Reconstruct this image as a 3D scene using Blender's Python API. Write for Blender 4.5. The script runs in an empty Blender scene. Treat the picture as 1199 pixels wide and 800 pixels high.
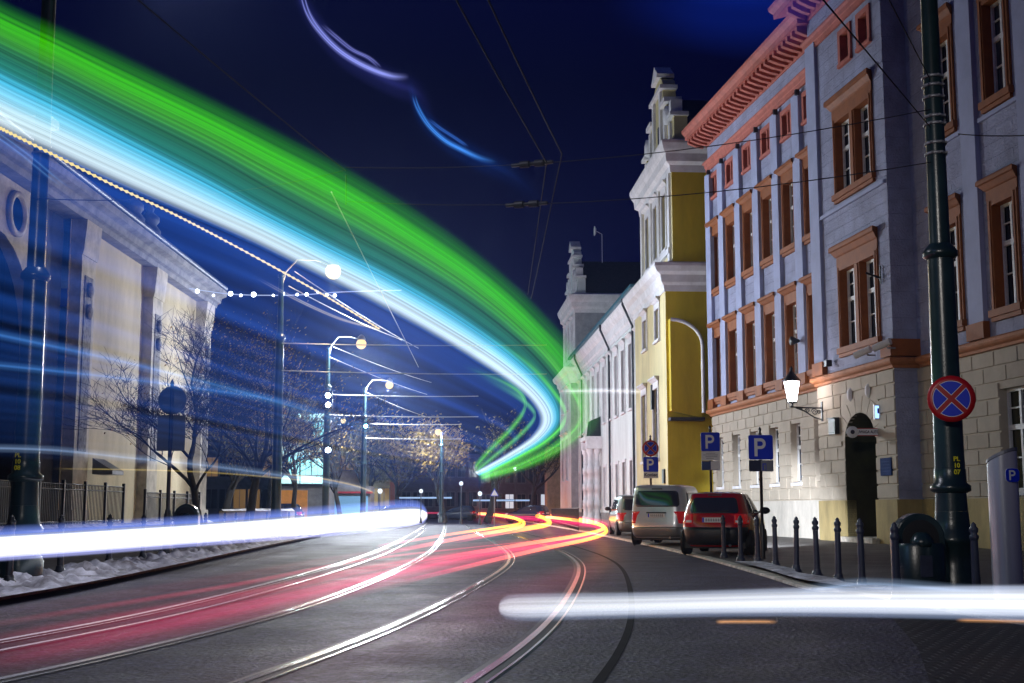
import bpy, bmesh, math, random
from mathutils import Vector, Matrix, noise
from mathutils.geometry import tessellate_polygon
R = math.radians
S = bpy.context.scene
COL = S.collection
random.seed(7)

# ------------------------------------------------------------------ camera
FPX, CX, CY, HOR, EYE = 1500.0, 599.5, 400.0, 597.0, 1.1
PIT = math.atan((HOR - CY) / FPX)
cd = bpy.data.cameras.new('camera'); cam = bpy.data.objects.new('camera', cd); COL.objects.link(cam)
cd.sensor_width = 36.0; cd.lens = FPX / 1199 * 36.0; cd.clip_start = 0.1; cd.clip_end = 3000
cam.location = (0, 0, EYE); cam.rotation_euler = (math.pi / 2 + PIT, 0, 0)
S.camera = cam
S.view_settings.view_transform = 'Standard'; S.view_settings.look = 'None'
S.view_settings.gamma = 1; S.view_settings.use_curve_mapping = False; S.view_settings.exposure = 0
S.cycles.transparent_max_bounces = 48; S.cycles.max_bounces = 6; S.cycles.diffuse_bounces = 2
S.cycles.glossy_bounces = 3; S.cycles.use_denoising = True
S.cycles.sample_clamp_indirect = 4.0; S.cycles.caustics_reflective = False; S.cycles.caustics_refractive = False

# ------------------------------------------------------------------ night sky
W = bpy.data.worlds.new('World'); S.world = W; W.use_nodes = True
nt = W.node_tree; nt.nodes.clear()
wo = nt.nodes.new('ShaderNodeOutputWorld'); bg = nt.nodes.new('ShaderNodeBackground')
sky = nt.nodes.new('ShaderNodeTexSky'); sky.sky_type = 'NISHITA'; sky.sun_disc = False
sky.sun_elevation = R(-6); sky.sun_rotation = R(140); sky.altitude = 200
tint = nt.nodes.new('ShaderNodeMixRGB'); tint.blend_type = 'ADD'; tint.inputs[0].default_value = 1
tc = nt.nodes.new('ShaderNodeTexCoord'); sep = nt.nodes.new('ShaderNodeSeparateXYZ'); rp = nt.nodes.new('ShaderNodeValToRGB')
nt.links.new(tc.outputs['Generated'], sep.inputs[0]); nt.links.new(sep.outputs['Z'], rp.inputs[0])
e = rp.color_ramp.elements
e[0].position = 0.0; e[0].color = (0.020, 0.035, 0.20, 1)
e[1].position = 0.55; e[1].color = (0.004, 0.010, 0.16, 1)
k = e.new(0.14); k.color = (0.009, 0.012, 0.125, 1)
k = e.new(0.32); k.color = (0.002, 0.004, 0.062, 1)
nt.links.new(sky.outputs[0], tint.inputs[1]); nt.links.new(rp.outputs[0], tint.inputs[2])
nt.links.new(tint.outputs[0], bg.inputs[0]); bg.inputs[1].default_value = 0.26
nt.links.new(bg.outputs[0], wo.inputs[0])

# one weak cool fill sun, added to give the facades a dim blue tone
sd = bpy.data.lights.new('cool_fill_sun', 'SUN'); sd.energy = 0.08; sd.angle = R(8); sd.color = (0.28, 0.42, 1.0)
so = bpy.data.objects.new('cool_fill_sun', sd); COL.objects.link(so)
so.rotation_euler = Vector((0.80, 0.50, -0.42)).to_track_quat('-Z', 'Y').to_euler()

# ------------------------------------------------------------------ pixel -> place helpers
def ray(px, py):
    x = (px - CX) / FPX; y = -(py - CY) / FPX
    return Vector((x, math.cos(PIT) - y * math.sin(PIT), math.sin(PIT) + y * math.cos(PIT)))
def G(px, py, z=0.0):
    r = ray(px, py); t = (z - EYE) / r.z
    return Vector((0, 0, EYE)) + r * t
def PD(px, py, Y):
    r = ray(px, py); return Vector((0, 0, EYE)) + r * (Y / r.y)
def vpdir(px):
    r = ray(px, HOR); v = Vector((r.x, r.y, 0)); v.normalize(); return v

# ------------------------------------------------------------------ materials
MATS = {}
def mat(name, col, rough=0.6, metal=0.0, var=0.18, vs=2.0, bump=0.0, bs=30.0, spec=0.5, dirt=None, emit=None, es=1.0, coat=0.0, streak=0.0):
    if name in MATS: return MATS[name]
    m = bpy.data.materials.new(name); m.use_nodes = True; t = m.node_tree; b = t.nodes['Principled BSDF']
    b.inputs['Roughness'].default_value = rough; b.inputs['Metallic'].default_value = metal
    b.inputs['Specular IOR Level'].default_value = spec
    if coat: b.inputs['Coat Weight'].default_value = coat; b.inputs['Coat Roughness'].default_value = 0.05
    tc = t.nodes.new('ShaderNodeTexCoord')
    if var > 0:
        n = t.nodes.new('ShaderNodeTexNoise'); n.inputs['Scale'].default_value = vs; n.inputs['Detail'].default_value = 8; n.inputs['Roughness'].default_value = 0.65
        src = tc.outputs['Object']
        if streak:
            mp = t.nodes.new('ShaderNodeMapping'); mp.inputs['Scale'].default_value = (1, 1, streak); t.links.new(src, mp.inputs[0]); src = mp.outputs[0]
        t.links.new(src, n.inputs['Vector'])
        r = t.nodes.new('ShaderNodeValToRGB'); e = r.color_ramp.elements
        lo = [c * (1 - var * 1.6) for c in col]; hi = [min(1, c * (1 + var)) for c in col]
        if dirt: lo = list(dirt)
        e[0].position = 0.30; e[1].position = 0.66; e[0].color = (*lo, 1); e[1].color = (*hi, 1)
        t.links.new(n.outputs[0], r.inputs[0]); t.links.new(r.outputs[0], b.inputs['Base Color'])
    else:
        b.inputs['Base Color'].default_value = (*col, 1)
    if bump:
        n2 = t.nodes.new('ShaderNodeTexNoise'); n2.inputs['Scale'].default_value = bs; n2.inputs['Detail'].default_value = 5
        t.links.new(tc.outputs['Object'], n2.inputs['Vector'])
        bp = t.nodes.new('ShaderNodeBump'); bp.inputs['Strength'].default_value = bump; bp.inputs['Distance'].default_value = 0.02
        t.links.new(n2.outputs[0], bp.inputs['Height']); t.links.new(bp.outputs[0], b.inputs['Normal'])
    if emit:
        b.inputs['Emission Color'].default_value = (*emit, 1); b.inputs['Emission Strength'].default_value = es
    MATS[name] = m; return m

def mat_blocks(name, col, bw=0.9, bh=0.42, var=0.20, depth=0.03, rough=0.8):
    """plaster lined out in courses: a running-bond bump in the facade plane (x, z)"""
    if name in MATS: return MATS[name]
    m = mat(name, col, rough, var=var, vs=0.8); t = m.node_tree; b = t.nodes['Principled BSDF']
    tc = [n for n in t.nodes if n.type == 'TEX_COORD'][0]
    sp = t.nodes.new('ShaderNodeSeparateXYZ'); cb = t.nodes.new('ShaderNodeCombineXYZ')
    t.links.new(tc.outputs['Object'], sp.inputs[0]); t.links.new(sp.outputs['X'], cb.inputs['X']); t.links.new(sp.outputs['Z'], cb.inputs['Y'])
    br = t.nodes.new('ShaderNodeTexBrick'); br.inputs['Scale'].default_value = 1; br.inputs['Brick Width'].default_value = bw
    br.inputs['Row Height'].default_value = bh; br.inputs['Mortar Size'].default_value = 0.026; br.inputs['Mortar Smooth'].default_value = 0.4
    t.links.new(cb.outputs[0], br.inputs['Vector'])
    n2 = t.nodes.new('ShaderNodeTexNoise'); n2.inputs['Scale'].default_value = 14; n2.inputs['Detail'].default_value = 4
    t.links.new(tc.outputs['Object'], n2.inputs['Vector'])
    ml = t.nodes.new('ShaderNodeMath'); ml.operation = 'MULTIPLY_ADD'; ml.inputs[1].default_value = -1.0
    t.links.new(br.outputs['Fac'], ml.inputs[0]); t.links.new(n2.outputs[0], ml.inputs[2])
    bp = t.nodes.new('ShaderNodeBump'); bp.inputs['Strength'].default_value = 0.8; bp.inputs['Distance'].default_value = depth * 2
    t.links.new(ml.outputs[0], bp.inputs['Height']); t.links.new(bp.outputs[0], b.inputs['Normal'])
    return m

def mat_emit(name, col, s):
    if name in MATS: return MATS[name]
    m = bpy.data.materials.new(name); m.use_nodes = True; t = m.node_tree; t.nodes.clear()
    o = t.nodes.new('ShaderNodeOutputMaterial'); e = t.nodes.new('ShaderNodeEmission')
    e.inputs[0].default_value = (*col, 1); e.inputs[1].default_value = s; t.links.new(e.outputs[0], o.inputs[0])
    MATS[name] = m; return m

def mat_trail(light=True):
    """light drawn in the air: adds its own colour to whatever lies behind it"""
    nm = 'light_in_air' + ('' if light else '_dim')
    if nm in MATS: return MATS[nm]
    m = bpy.data.materials.new(nm); m.use_nodes = True; t = m.node_tree; t.nodes.clear()
    o = t.nodes.new('ShaderNodeOutputMaterial'); e = t.nodes.new('ShaderNodeEmission'); a = t.nodes.new('ShaderNodeAddShader')
    tr = t.nodes.new('ShaderNodeBsdfTransparent'); at = t.nodes.new('ShaderNodeVertexColor'); at.layer_name = 'glow'
    t.links.new(at.outputs[0], e.inputs[0]); e.inputs[1].default_value = 1.0
    t.links.new(tr.outputs[0], a.inputs[0]); t.links.new(e.outputs[0], a.inputs[1]); t.links.new(a.outputs[0], o.inputs[0])
    if not light: m.cycles.emission_sampling = 'NONE'
    MATS[nm] = m; return m

# ------------------------------------------------------------------ object helpers
def tag(o, label=None, cat=None, group=None, kind=None):
    if label: o['label'] = label
    if cat: o['category'] = cat
    if group: o['group'] = group
    if kind: o['kind'] = kind
    return o
def empty(name, loc, rz=0.0, label=None, cat=None, group=None):
    o = bpy.data.objects.new(name, None); COL.objects.link(o); o.location = loc; o.rotation_euler = (0, 0, rz); o.empty_display_size = 0.2
    return tag(o, label, cat, group)
def copy_tree(o, parent=None):
    c = o.copy(); COL.objects.link(c)
    if parent: c.parent = parent
    for ch in o.children: copy_tree(ch, c)
    return c

class MB:
    def __init__(s): s.v = []; s.f = []; s.sm = []
    def add(s, vs, fs, smooth=False):
        k = len(s.v); s.v += [tuple(v) for v in vs]; s.f += [tuple(i + k for i in f) for f in fs]; s.sm += [smooth] * len(fs)
        return s
    def box(s, x0, x1, y0, y1, z0, z1):
        vs = [(x, y, z) for z in (z0, z1) for y in (y0, y1) for x in (x0, x1)]
        return s.add(vs, [(0, 2, 3, 1), (4, 5, 7, 6), (0, 1, 5, 4), (2, 6, 7, 3), (0, 4, 6, 2), (1, 3, 7, 5)])
    def quad(s, a, b, c, d): return s.add([a, b, c, d], [(0, 1, 2, 3)])
    def prism(s, poly, y0, y1, axis='y'):
        n = len(poly)
        def P(p, q):
            if axis == 'y': return (p[0], q, p[1])
            if axis == 'x': return (q, p[0], p[1])
            return (p[0], p[1], q)
        vs = [P(p, y0) for p in poly] + [P(p, y1) for p in poly]
        fs = [tuple(range(n))[::-1], tuple(range(n, 2 * n))] + [(i, (i + 1) % n, n + (i + 1) % n, n + i) for i in range(n)]
        return s.add(vs, fs)
    def lathe(s, prof, c=(0, 0, 0), n=16, axis='z', smooth=True):
        vs = []; fs = []
        for r, h in prof:
            for i in range(n):
                a = 2 * math.pi * i / n; x, y = r * math.cos(a), r * math.sin(a)
                if axis == 'z': p = (c[0] + x, c[1] + y, c[2] + h)
                elif axis == 'y': p = (c[0] + x, c[1] + h, c[2] + y)
                else: p = (c[0] + h, c[1] + x, c[2] + y)
                vs.append(p)
        m = len(prof)
        for j in range(m - 1):
            for i in range(n):
                fs.append((j * n + i, j * n + (i + 1) % n, (j + 1) * n + (i + 1) % n, (j + 1) * n + i))
        s.add(vs, fs, smooth)
        if prof[0][0] > 1e-4: s.add(vs[:n], [tuple(range(n))[::-1]])
        if prof[-1][0] > 1e-4: s.add(vs[-n:], [tuple(range(n))])
        return s
    def tube(s, pts, rad, n=8, cap=True):
        pts = [Vector(p) for p in pts]; m = len(pts)
        if not isinstance(rad, (list, tuple)): rad = [rad] * m
        vs = []; up = None
        for j, p in enumerate(pts):
            d = (pts[min(j + 1, m - 1)] - pts[max(j - 1, 0)])
            if d.length < 1e-9: d = Vector((0, 0, 1))
            d.normalize()
            if up is None:
                up = Vector((0, 0, 1)) if abs(d.z) < 0.9 else Vector((1, 0, 0))
            a = d.cross(up)
            if a.length < 1e-6: a = d.orthogonal()
            a.normalize(); b = a.cross(d); b.normalize(); up = b
            for i in range(n):
                t = 2 * math.pi * i / n; vs.append(p + (a * math.cos(t) + b * math.sin(t)) * rad[j])
        fs = [(j * n + i, j * n + (i + 1) % n, (j + 1) * n + (i + 1) % n, (j + 1) * n + i) for j in range(m - 1) for i in range(n)]
        s.add(vs, fs, True)
        if cap: s.add(vs[:n], [tuple(range(n))[::-1]]); s.add(vs[-n:], [tuple(range(n))])
        return s
    def build(s, name, material, parent=None, bevel=0.0):
        me = bpy.data.meshes.new(name); me.from_pydata(s.v, [], s.f); me.update()
        me.polygons.foreach_set('use_smooth', s.sm)
        if bevel:
            bm = bmesh.new(); bm.from_mesh(me); bmesh.ops.remove_doubles(bm, verts=bm.verts, dist=1e-5)
            bmesh.ops.recalc_face_normals(bm, faces=bm.faces)
            es = [ed for ed in bm.edges if len(ed.link_faces) == 2 and ed.calc_face_angle(0) > 0.6]
            bmesh.ops.bevel(bm, geom=es, offset=bevel, segments=2, affect='EDGES', profile=0.6); bm.to_mesh(me); bm.free()
        o = bpy.data.objects.new(name, me); COL.objects.link(o)
        if material: me.materials.append(material)
        if parent: o.parent = parent
        return o

def text_mesh(name, body, size, material, parent=None, loc=(0, 0, 0), rot=(math.pi / 2, 0, 0), align='CENTER', bold=0.0, sx=1.0, spacing=1.0):
    cu = bpy.data.curves.new(name, 'FONT'); cu.body = body; cu.size = size; cu.align_x = align; cu.align_y = 'CENTER'
    cu.extrude = 0.002; cu.offset = bold; cu.space_line = spacing
    to = bpy.data.objects.new(name + '_t', cu); COL.objects.link(to)
    bpy.context.view_layer.update()
    dg = bpy.context.evaluated_depsgraph_get(); me = bpy.data.meshes.new_from_object(to.evaluated_get(dg))
    bpy.data.objects.remove(to)
    o = bpy.data.objects.new(name, me); COL.objects.link(o); me.materials.clear(); me.materials.append(material)
    o.location = loc; o.rotation_euler = rot; o.scale = (sx, 1, 1)
    if parent: o.parent = parent
    return o

def catmull(pts, n):
    """resample a list of tuples to n points along a Catmull-Rom curve (uniform in key index)"""
    m = len(pts); out = []
    for i in range(n):
        t = i / (n - 1) * (m - 1); k = min(int(t), m - 2); f = t - k
        p0, p1, p2, p3 = pts[max(k - 1, 0)], pts[k], pts[k + 1], pts[min(k + 2, m - 1)]
        out.append(tuple(0.5 * (2 * b + (c - a) * f + (2 * a - 5 * b + 4 * c - d) * f * f + (3 * b - a - 3 * c + d) * f ** 3) for a, b, c, d in zip(p0, p1, p2, p3)))
    return out

# ------------------------------------------------------------------ colours
M_lav = mat_blocks('lavender_plaster', (0.31, 0.335, 0.49))
M_lavp = mat('lavender_pilaster', (0.35, 0.39, 0.58), 0.8, var=0.10, vs=0.9, bump=0.15, bs=18)
M_terra = mat('terracotta_trim', (0.46, 0.135, 0.10), 0.75, var=0.16, vs=2.5, bump=0.2, bs=25)
M_orange = mat('orange_surround', (0.27, 0.080, 0.015), 0.7, var=0.16, vs=2.5, bump=0.2, bs=25)
M_band = mat('ochre_string_course', (0.38, 0.145, 0.055), 0.75, var=0.16, vs=2.5, bump=0.2, bs=25)
M_white = mat('white_paint', (0.72, 0.73, 0.74), 0.45, var=0.08, vs=5)
M_glass = mat('dark_window_glass', (0.008, 0.012, 0.028), 0.08, var=0.0, spec=0.28)
M_stone = mat('rusticated_stone', (0.42, 0.37, 0.30), 0.85, var=0.09, vs=1.4, bump=0.35, bs=22)
M_plinth = mat('ochre_plinth_stone', (0.36, 0.28, 0.12), 0.85, var=0.24, vs=1.1, bump=0.4, bs=16, streak=0.35)
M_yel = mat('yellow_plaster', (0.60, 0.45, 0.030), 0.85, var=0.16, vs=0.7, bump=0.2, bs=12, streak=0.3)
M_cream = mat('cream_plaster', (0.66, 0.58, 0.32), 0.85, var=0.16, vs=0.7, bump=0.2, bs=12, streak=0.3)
M_trimw = mat('white_stone_trim', (0.70, 0.70, 0.74), 0.8, var=0.12, vs=1.6, bump=0.2, bs=15)
M_pale = mat('pale_plaster', (0.68, 0.73, 0.74), 0.85, var=0.12, vs=0.7, bump=0.2, bs=12, streak=0.3)
M_roof = mat('dark_roof_tiles', (0.035, 0.035, 0.05), 0.7, var=0.3, vs=4, bump=0.5, bs=8)
M_pipe = mat('dark_pipe_metal', (0.03, 0.035, 0.05), 0.45, metal=0.5, var=0.15)
M_iron = mat('dark_green_cast_iron', (0.012, 0.030, 0.034), 0.28, var=0.25, vs=3, spec=0.6, bump=0.08, bs=40)
M_black = mat('black_iron', (0.012, 0.013, 0.018), 0.4, var=0.2, vs=6)
M_blueiron = mat('blue_grey_post_paint', (0.035, 0.042, 0.075), 0.4, var=0.2, vs=6)
M_steel = mat('brushed_steel', (0.72, 0.72, 0.74), 0.28, metal=0.45, var=0.14, vs=5, streak=0.05)
M_galv = mat('galvanised_grey', (0.30, 0.31, 0.33), 0.5, metal=0.6, var=0.15)
M_wood = mat('dark_door_wood', (0.045, 0.032, 0.022), 0.5, var=0.3, vs=5, streak=0.1)
M_signblue = mat('sign_blue', (0.002, 0.030, 0.62), 0.35, var=0.05)
M_signred = mat('sign_red', (0.42, 0.006, 0.010), 0.35, var=0.05)
M_signwhite = mat('sign_white', (0.78, 0.79, 0.82), 0.4, var=0.05)
M_signgrey = mat('sign_grey_back', (0.075, 0.08, 0.075), 0.5, var=0.12)
M_yellet = mat('yellow_lettering', (0.80, 0.72, 0.02), 0.5, var=0.0, emit=None)
M_ink = mat('dark_ink', (0.02, 0.02, 0.05), 0.5, var=0.0)
# ================================================================== SETTING: ground, road, rails, pavements
M_asph = mat('asphalt', (0.035, 0.032, 0.056), 0.50, var=0.35, vs=1.2, spec=0.5)
def asphalt_nodes():
    t = M_asph.node_tree; b = t.nodes['Principled BSDF']; tc = [n for n in t.nodes if n.type == 'TEX_COORD'][0]
    def nz(scale, det=6, rough=.7):
        n = t.nodes.new('ShaderNodeTexNoise'); n.inputs['Scale'].default_value = scale; n.inputs['Detail'].default_value = det; n.inputs['Roughness'].default_value = rough
        t.links.new(tc.outputs['Object'], n.inputs['Vector']); return n.outputs[0]
    v = t.nodes.new('ShaderNodeTexVoronoi'); v.inputs['Scale'].default_value = 24; t.links.new(tc.outputs['Object'], v.inputs['Vector'])
    ad = t.nodes.new('ShaderNodeMath'); ad.operation = 'MULTIPLY_ADD'; ad.inputs[1].default_value = 1.6; t.links.new(nz(16, 8, .75), ad.inputs[0]); t.links.new(v.outputs['Distance'], ad.inputs[2])
    bp = t.nodes.new('ShaderNodeBump'); bp.inputs['Strength'].default_value = 1.0; bp.inputs['Distance'].default_value = 0.016
    t.links.new(ad.outputs[0], bp.inputs['Height']); t.links.new(bp.outputs[0], b.inputs['Normal'])
    r = t.nodes.new('ShaderNodeMapRange'); r.inputs['From Min'].default_value = .3; r.inputs['From Max'].default_value = .7
    r.inputs['To Min'].default_value = 0.46; r.inputs['To Max'].default_value = 0.66
    t.links.new(nz(.7), r.inputs[0]); t.links.new(r.outputs[0], b.inputs['Roughness'])
    # stone chips in the binder
    cr = t.nodes.new('ShaderNodeValToRGB'); e = cr.color_ramp.elements; e[0].position = .45; e[1].position = .66; e[0].color = (.22, .21, .26, 1); e[1].color = (4.2, 4.0, 4.7, 1)
    t.links.new(nz(11, 9, .85), cr.inputs[0])
    mx = t.nodes.new('ShaderNodeMixRGB'); mx.blend_type = 'MULTIPLY'; mx.inputs[0].default_value = .85
    old = b.inputs['Base Color'].links[0].from_socket; t.links.new(old, mx.inputs[1]); t.links.new(cr.outputs[0], mx.inputs[2]); t.links.new(mx.outputs[0], b.inputs['Base Color'])
asphalt_nodes()
M_pave = mat_blocks('paving_setts', (0.085, 0.080, 0.075), 0.22, 0.12, var=0.35, depth=0.005, rough=0.65)
def pave_fix(m):
    t = m.node_tree
    for l in list(t.links):
        if l.to_node.type == 'COMBXYZ' and l.to_socket.name == 'Y': t.links.remove(l)
    sp = [n for n in t.nodes if n.type == 'SEPXYZ'][0]; cb = [n for n in t.nodes if n.type == 'COMBXYZ'][0]
    t.links.new(sp.outputs['Y'], cb.inputs['Y'])
pave_fix(M_pave)
M_cobble = mat_blocks('dark_cobbles', (0.030, 0.029, 0.026), 0.14, 0.14, var=0.4, depth=0.004, rough=0.55); pave_fix(M_cobble)
M_kerb = mat('kerb_stone', (0.58, 0.54, 0.47), 0.8, var=0.35, vs=3, bump=0.6, bs=14)
M_kerbl = mat('granite_kerb', (0.30, 0.29, 0.30), 0.8, var=0.35, vs=3, bump=0.6, bs=10)
M_rail = mat('rail_steel', (0.62, 0.60, 0.62), 0.22, metal=1.0, var=0.1, vs=8)
M_groove = mat('rail_groove', (0.008, 0.008, 0.010), 0.6, var=0.2)
M_flange = mat('rail_bed_concrete', (0.10, 0.095, 0.10), 0.45, var=0.3, vs=5, bump=0.4, bs=30)
M_snow = mat('old_snow', (0.60, 0.60, 0.66), 0.85, dirt=(.13, .11, .11), var=0.35, vs=2.6, bump=0.8, bs=9)

MB().quad((-900, -60, -0.03), (900, -60, -0.03), (900, 1600, -0.03), (-900, 1600, -0.03)).build('ground', mat('far_ground', (0.03, 0.03, 0.035), 0.9)).__setitem__('kind', 'structure')

def plan(px_pts, z=0.0): return [G(x, y, z) for x, y in px_pts]
LK = [Vector((-6.35, -12, 0)), Vector((-6.45, 4, 0))] + plan([(0, 703), (100, 685), (200, 665), (300, 643), (380, 627), (440, 617)]) + [Vector((-10.5, 100, 0)), Vector((-10.5, 160, 0))]
RK = [Vector((13, 6.6, 0)), Vector((8, 8.2, 0)), Vector((5.2, 11.6, 0))] + plan([(1035, 702), (985, 694), (942, 690), (880, 671), (800, 649), (715, 630)]) + [Vector((2.9, 80, 0)), Vector((0.6, 130, 0)), Vector((-1, 160, 0))]
LK = [Vector(p) for p in catmull([tuple(p) for p in LK], 90)]
RK = [Vector(p) for p in catmull([tuple(p) for p in RK], 110)]
def loop_sheet(name, pts, m, z):
    P = [Vector((p[0], p[1], z)) for p in pts]; P = [p for k, p in enumerate(P) if (p - P[k - 1]).length > 1e-4]
    me = bpy.data.meshes.new(name); me.from_pydata([tuple(p) for p in P], [], [tuple(t) for t in tessellate_polygon([P])]); me.update()
    o = bpy.data.objects.new(name, me); COL.objects.link(o); me.materials.append(m); return tag(o, kind='structure')
# carriageway between the two kerbs (and the side street in front of the camera on the right)
loop_sheet('road', LK + [Vector((-1, 160, 0))] + RK[::-1] + [Vector((13, -12, 0))], M_asph, 0.0)
# raised pavements
def pavement(name, pts, m, z):
    b = MB(); n = len(pts)
    o = loop_sheet(name, pts, m, z); return o
HP = 0.11; HR = 0.03
pavement('pavement', [p + Vector((-0.12, 0, 0)) for p in LK] + [Vector((-70, 160, 0)), Vector((-70, -12, 0))], mat('snowy_paving', (0.10, 0.095, 0.095), 0.8, var=0.4, vs=0.9, bump=0.6, bs=10), HP)
pavement('pavement', [p + Vector((0.10, 0.06, 0)) for p in RK] + [Vector((60, 160, 0)), Vector((60, 6.66, 0))], M_pave, HR)
def kerb(name, pts, w, side, m, z1):
    b = MB(); vs = []; fs = []
    n = len(pts)
    for i, p in enumerate(pts):
        d = (pts[min(i + 1, n - 1)] - pts[max(i - 1, 0)]).normalized(); nn = Vector((-d.y, d.x, 0)) * side
        q = p + nn * w
        vs += [(p.x, p.y, -0.02), (p.x, p.y, z1 - 0.015), (p.x + nn.x * .015, p.y + nn.y * .015, z1), (q.x, q.y, z1), (q.x, q.y, -0.02)]
    for i in range(n - 1):
        for j in range(4): fs.append((i * 5 + j, i * 5 + j + 1, (i + 1) * 5 + j + 1, (i + 1) * 5 + j))
    b.add(vs, fs); return tag(b.build(name, m), kind='structure')
kerb('kerb', LK, 0.22, 1, M_kerbl, HP + 0.012)
kerb('kerb', RK, 0.22, -1, M_kerb, HR + 0.012)
loop_sheet('forecourt', [G(1035, 712), G(1075, 760), G(1100, 830), Vector((3.4, 5, 0)), Vector((14, 5, 0)), Vector((13, 6.45, 0)), Vector((7.9, 8.0, 0)), Vector((5.1, 11.4, 0))], M_cobble, 0.005)

# tram rails (two tracks) in the road
c_px = [(120, 862), (285, 800), (390, 762), (480, 725), (550, 690), (588, 667), (597, 655), (592, 645), (575, 633), (555, 623), (545, 614)]
b_px = [(-130, 822), (0, 797), (200, 752), (350, 712), (455, 672), (500, 648), (515, 632), (520, 620), (521, 611)]
def offset_curve(pts, d):
    out = []; n = len(pts)
    for i, p in enumerate(pts):
        t = (pts[min(i + 1, n - 1)] - pts[max(i - 1, 0)]).normalized(); out.append(p + Vector((t.y, -t.x, 0)) * d)
    return out
def smooth_plan(px, n=160):
    P = [Vector(p) for p in catmull([tuple(G(x, y)) for x, y in px], n)]
    for _ in range(30): P = [P[0]] + [(P[i - 1] + P[i] * 2 + P[i + 1]) / 4 for i in range(1, n - 1)] + [P[-1]]
    return P
C_r = smooth_plan(c_px); B_r = smooth_plan(b_px)
D_r = offset_curve(C_r, 1.435); A_r = offset_curve(B_r, -1.435); K_r = offset_curve(B_r, -1.02)
def strip(b, pts, o0, o1, z):
    a = offset_curve(pts, o0); c = offset_curve(pts, o1); n = len(pts)
    b.add([(p.x, p.y, z) for p in a] + [(p.x, p.y, z) for p in c], [(i, i + 1, n + i + 1, n + i) for i in range(n - 1)])
for pts in (A_r, B_r, C_r, D_r):
    b = MB(); strip(b, pts, -0.10, 0.13, 0.004); r0 = tag(b.build('tram_rail', M_flange), kind='structure')
    b = MB(); strip(b, pts, -0.04, 0.025, 0.012); strip(b, pts, 0.095, 0.118, 0.010); b.build('rail_head', M_rail, r0)
    b = MB(); strip(b, pts, 0.025, 0.095, 0.007); b.build('groove', M_groove, r0)
b = MB(); strip(b, K_r[20:140], -.03, .03, .010); r0 = tag(b.build('tram_rail', M_rail), kind='structure')
b = MB(); strip(b, K_r[20:140], .031, .08, .006); b.build('groove', M_groove, r0)
b = MB(); strip(b, [G(335 + i * 16, 684 + i * .1) for i in range(20)], -.02, .02, .003); tag(b.build('road_joint', M_flange), kind='structure')
# dark repair seam beside the right track
b = MB(); strip(b, offset_curve(C_r, 2.2)[:150], 0, 0.07, 0.004)
tag(b.build('road_seam', mat('seam_tar', (0.014, 0.014, 0.017), 0.85, spec=.1)), kind='structure')

# ================================================================== RIGHT: corner building (lavender, terracotta)
def wall_face(b, s0, s1, z0, z1, n, holes, depth, reveal=True):
    ss = sorted({s0, s1, *[h[0] for h in holes], *[h[1] for h in holes]}); zs = sorted({z0, z1, *[h[2] for h in holes], *[h[3] for h in holes]})
    for i in range(len(ss) - 1):
        for j in range(len(zs) - 1):
            cs, cz = (ss[i] + ss[i + 1]) / 2, (zs[j] + zs[j + 1]) / 2
            if any(h[0] < cs < h[1] and h[2] < cz < h[3] for h in holes): continue
            if not (s0 <= cs <= s1 and z0 <= cz <= z1): continue
            b.quad((ss[i], n, zs[j]), (ss[i + 1], n, zs[j]), (ss[i + 1], n, zs[j + 1]), (ss[i], n, zs[j + 1]))
    if reveal:
        for h in holes:
            a, c, d, e_ = h; m = n - depth
            b.quad((a, n, d), (a, m, d), (a, m, e_), (a, n, e_)); b.quad((c, n, d), (c, m, d), (c, m, e_), (c, n, e_))
            b.quad((a, n, d), (c, n, d), (c, m, d), (a, m, d)); b.quad((a, n, e_), (c, n, e_), (c, m, e_), (a, m, e_))
def blocks(b, s0, s1, z0, z1, n, holes, ch=0.46, bw=1.25, t=0.045, gap=0.045, seed=1):
    rnd = random.Random(seed); k = max(1, round((z1 - z0) / ch)); ch = (z1 - z0) / k
    for j in range(k):
        a, c = z0 + j * ch + gap / 2, z0 + (j + 1) * ch - gap / 2
        iv = [(s0, s1)]
        for h in holes:
            if h[2] < c - 0.02 and h[3] > a + 0.02:
                niv = []
                for p, q in iv:
                    if h[0] > p: niv.append((p, min(q, h[0])))
                    if h[1] < q: niv.append((max(p, h[1]), q))
                iv = [(p, q) for p, q in niv if q - p > 0.02]
        for p, q in iv:
            x = p; first = True
            while x < q - 0.02:
                w = bw * (0.5 if (first and j % 2) else 1.0)
                y = min(q, x + w)
                if q - y < bw * 0.3: y = q
                g0 = gap / 2 if x > p + 1e-6 else 0; g1 = gap / 2 if y < q - 1e-6 else 0
                x0, x1 = x + g0, y - g1
                if x1 - x0 > 0.03:
                    tt = t + rnd.uniform(-0.004, 0.004); c5 = 0.012
                    vs = [(x0, n, a), (x1, n, a), (x1, n, c), (x0, n, c), (x0 + c5, n + tt, a + c5), (x1 - c5, n + tt, a + c5), (x1 - c5, n + tt, c - c5), (x0 + c5, n + tt, c - c5)]
                    b.add(vs, [(4, 5, 6, 7), (0, 1, 5, 4), (1, 2, 6, 5), (2, 3, 7, 6), (3, 0, 4, 7)])
                x = y; first = False

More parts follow.
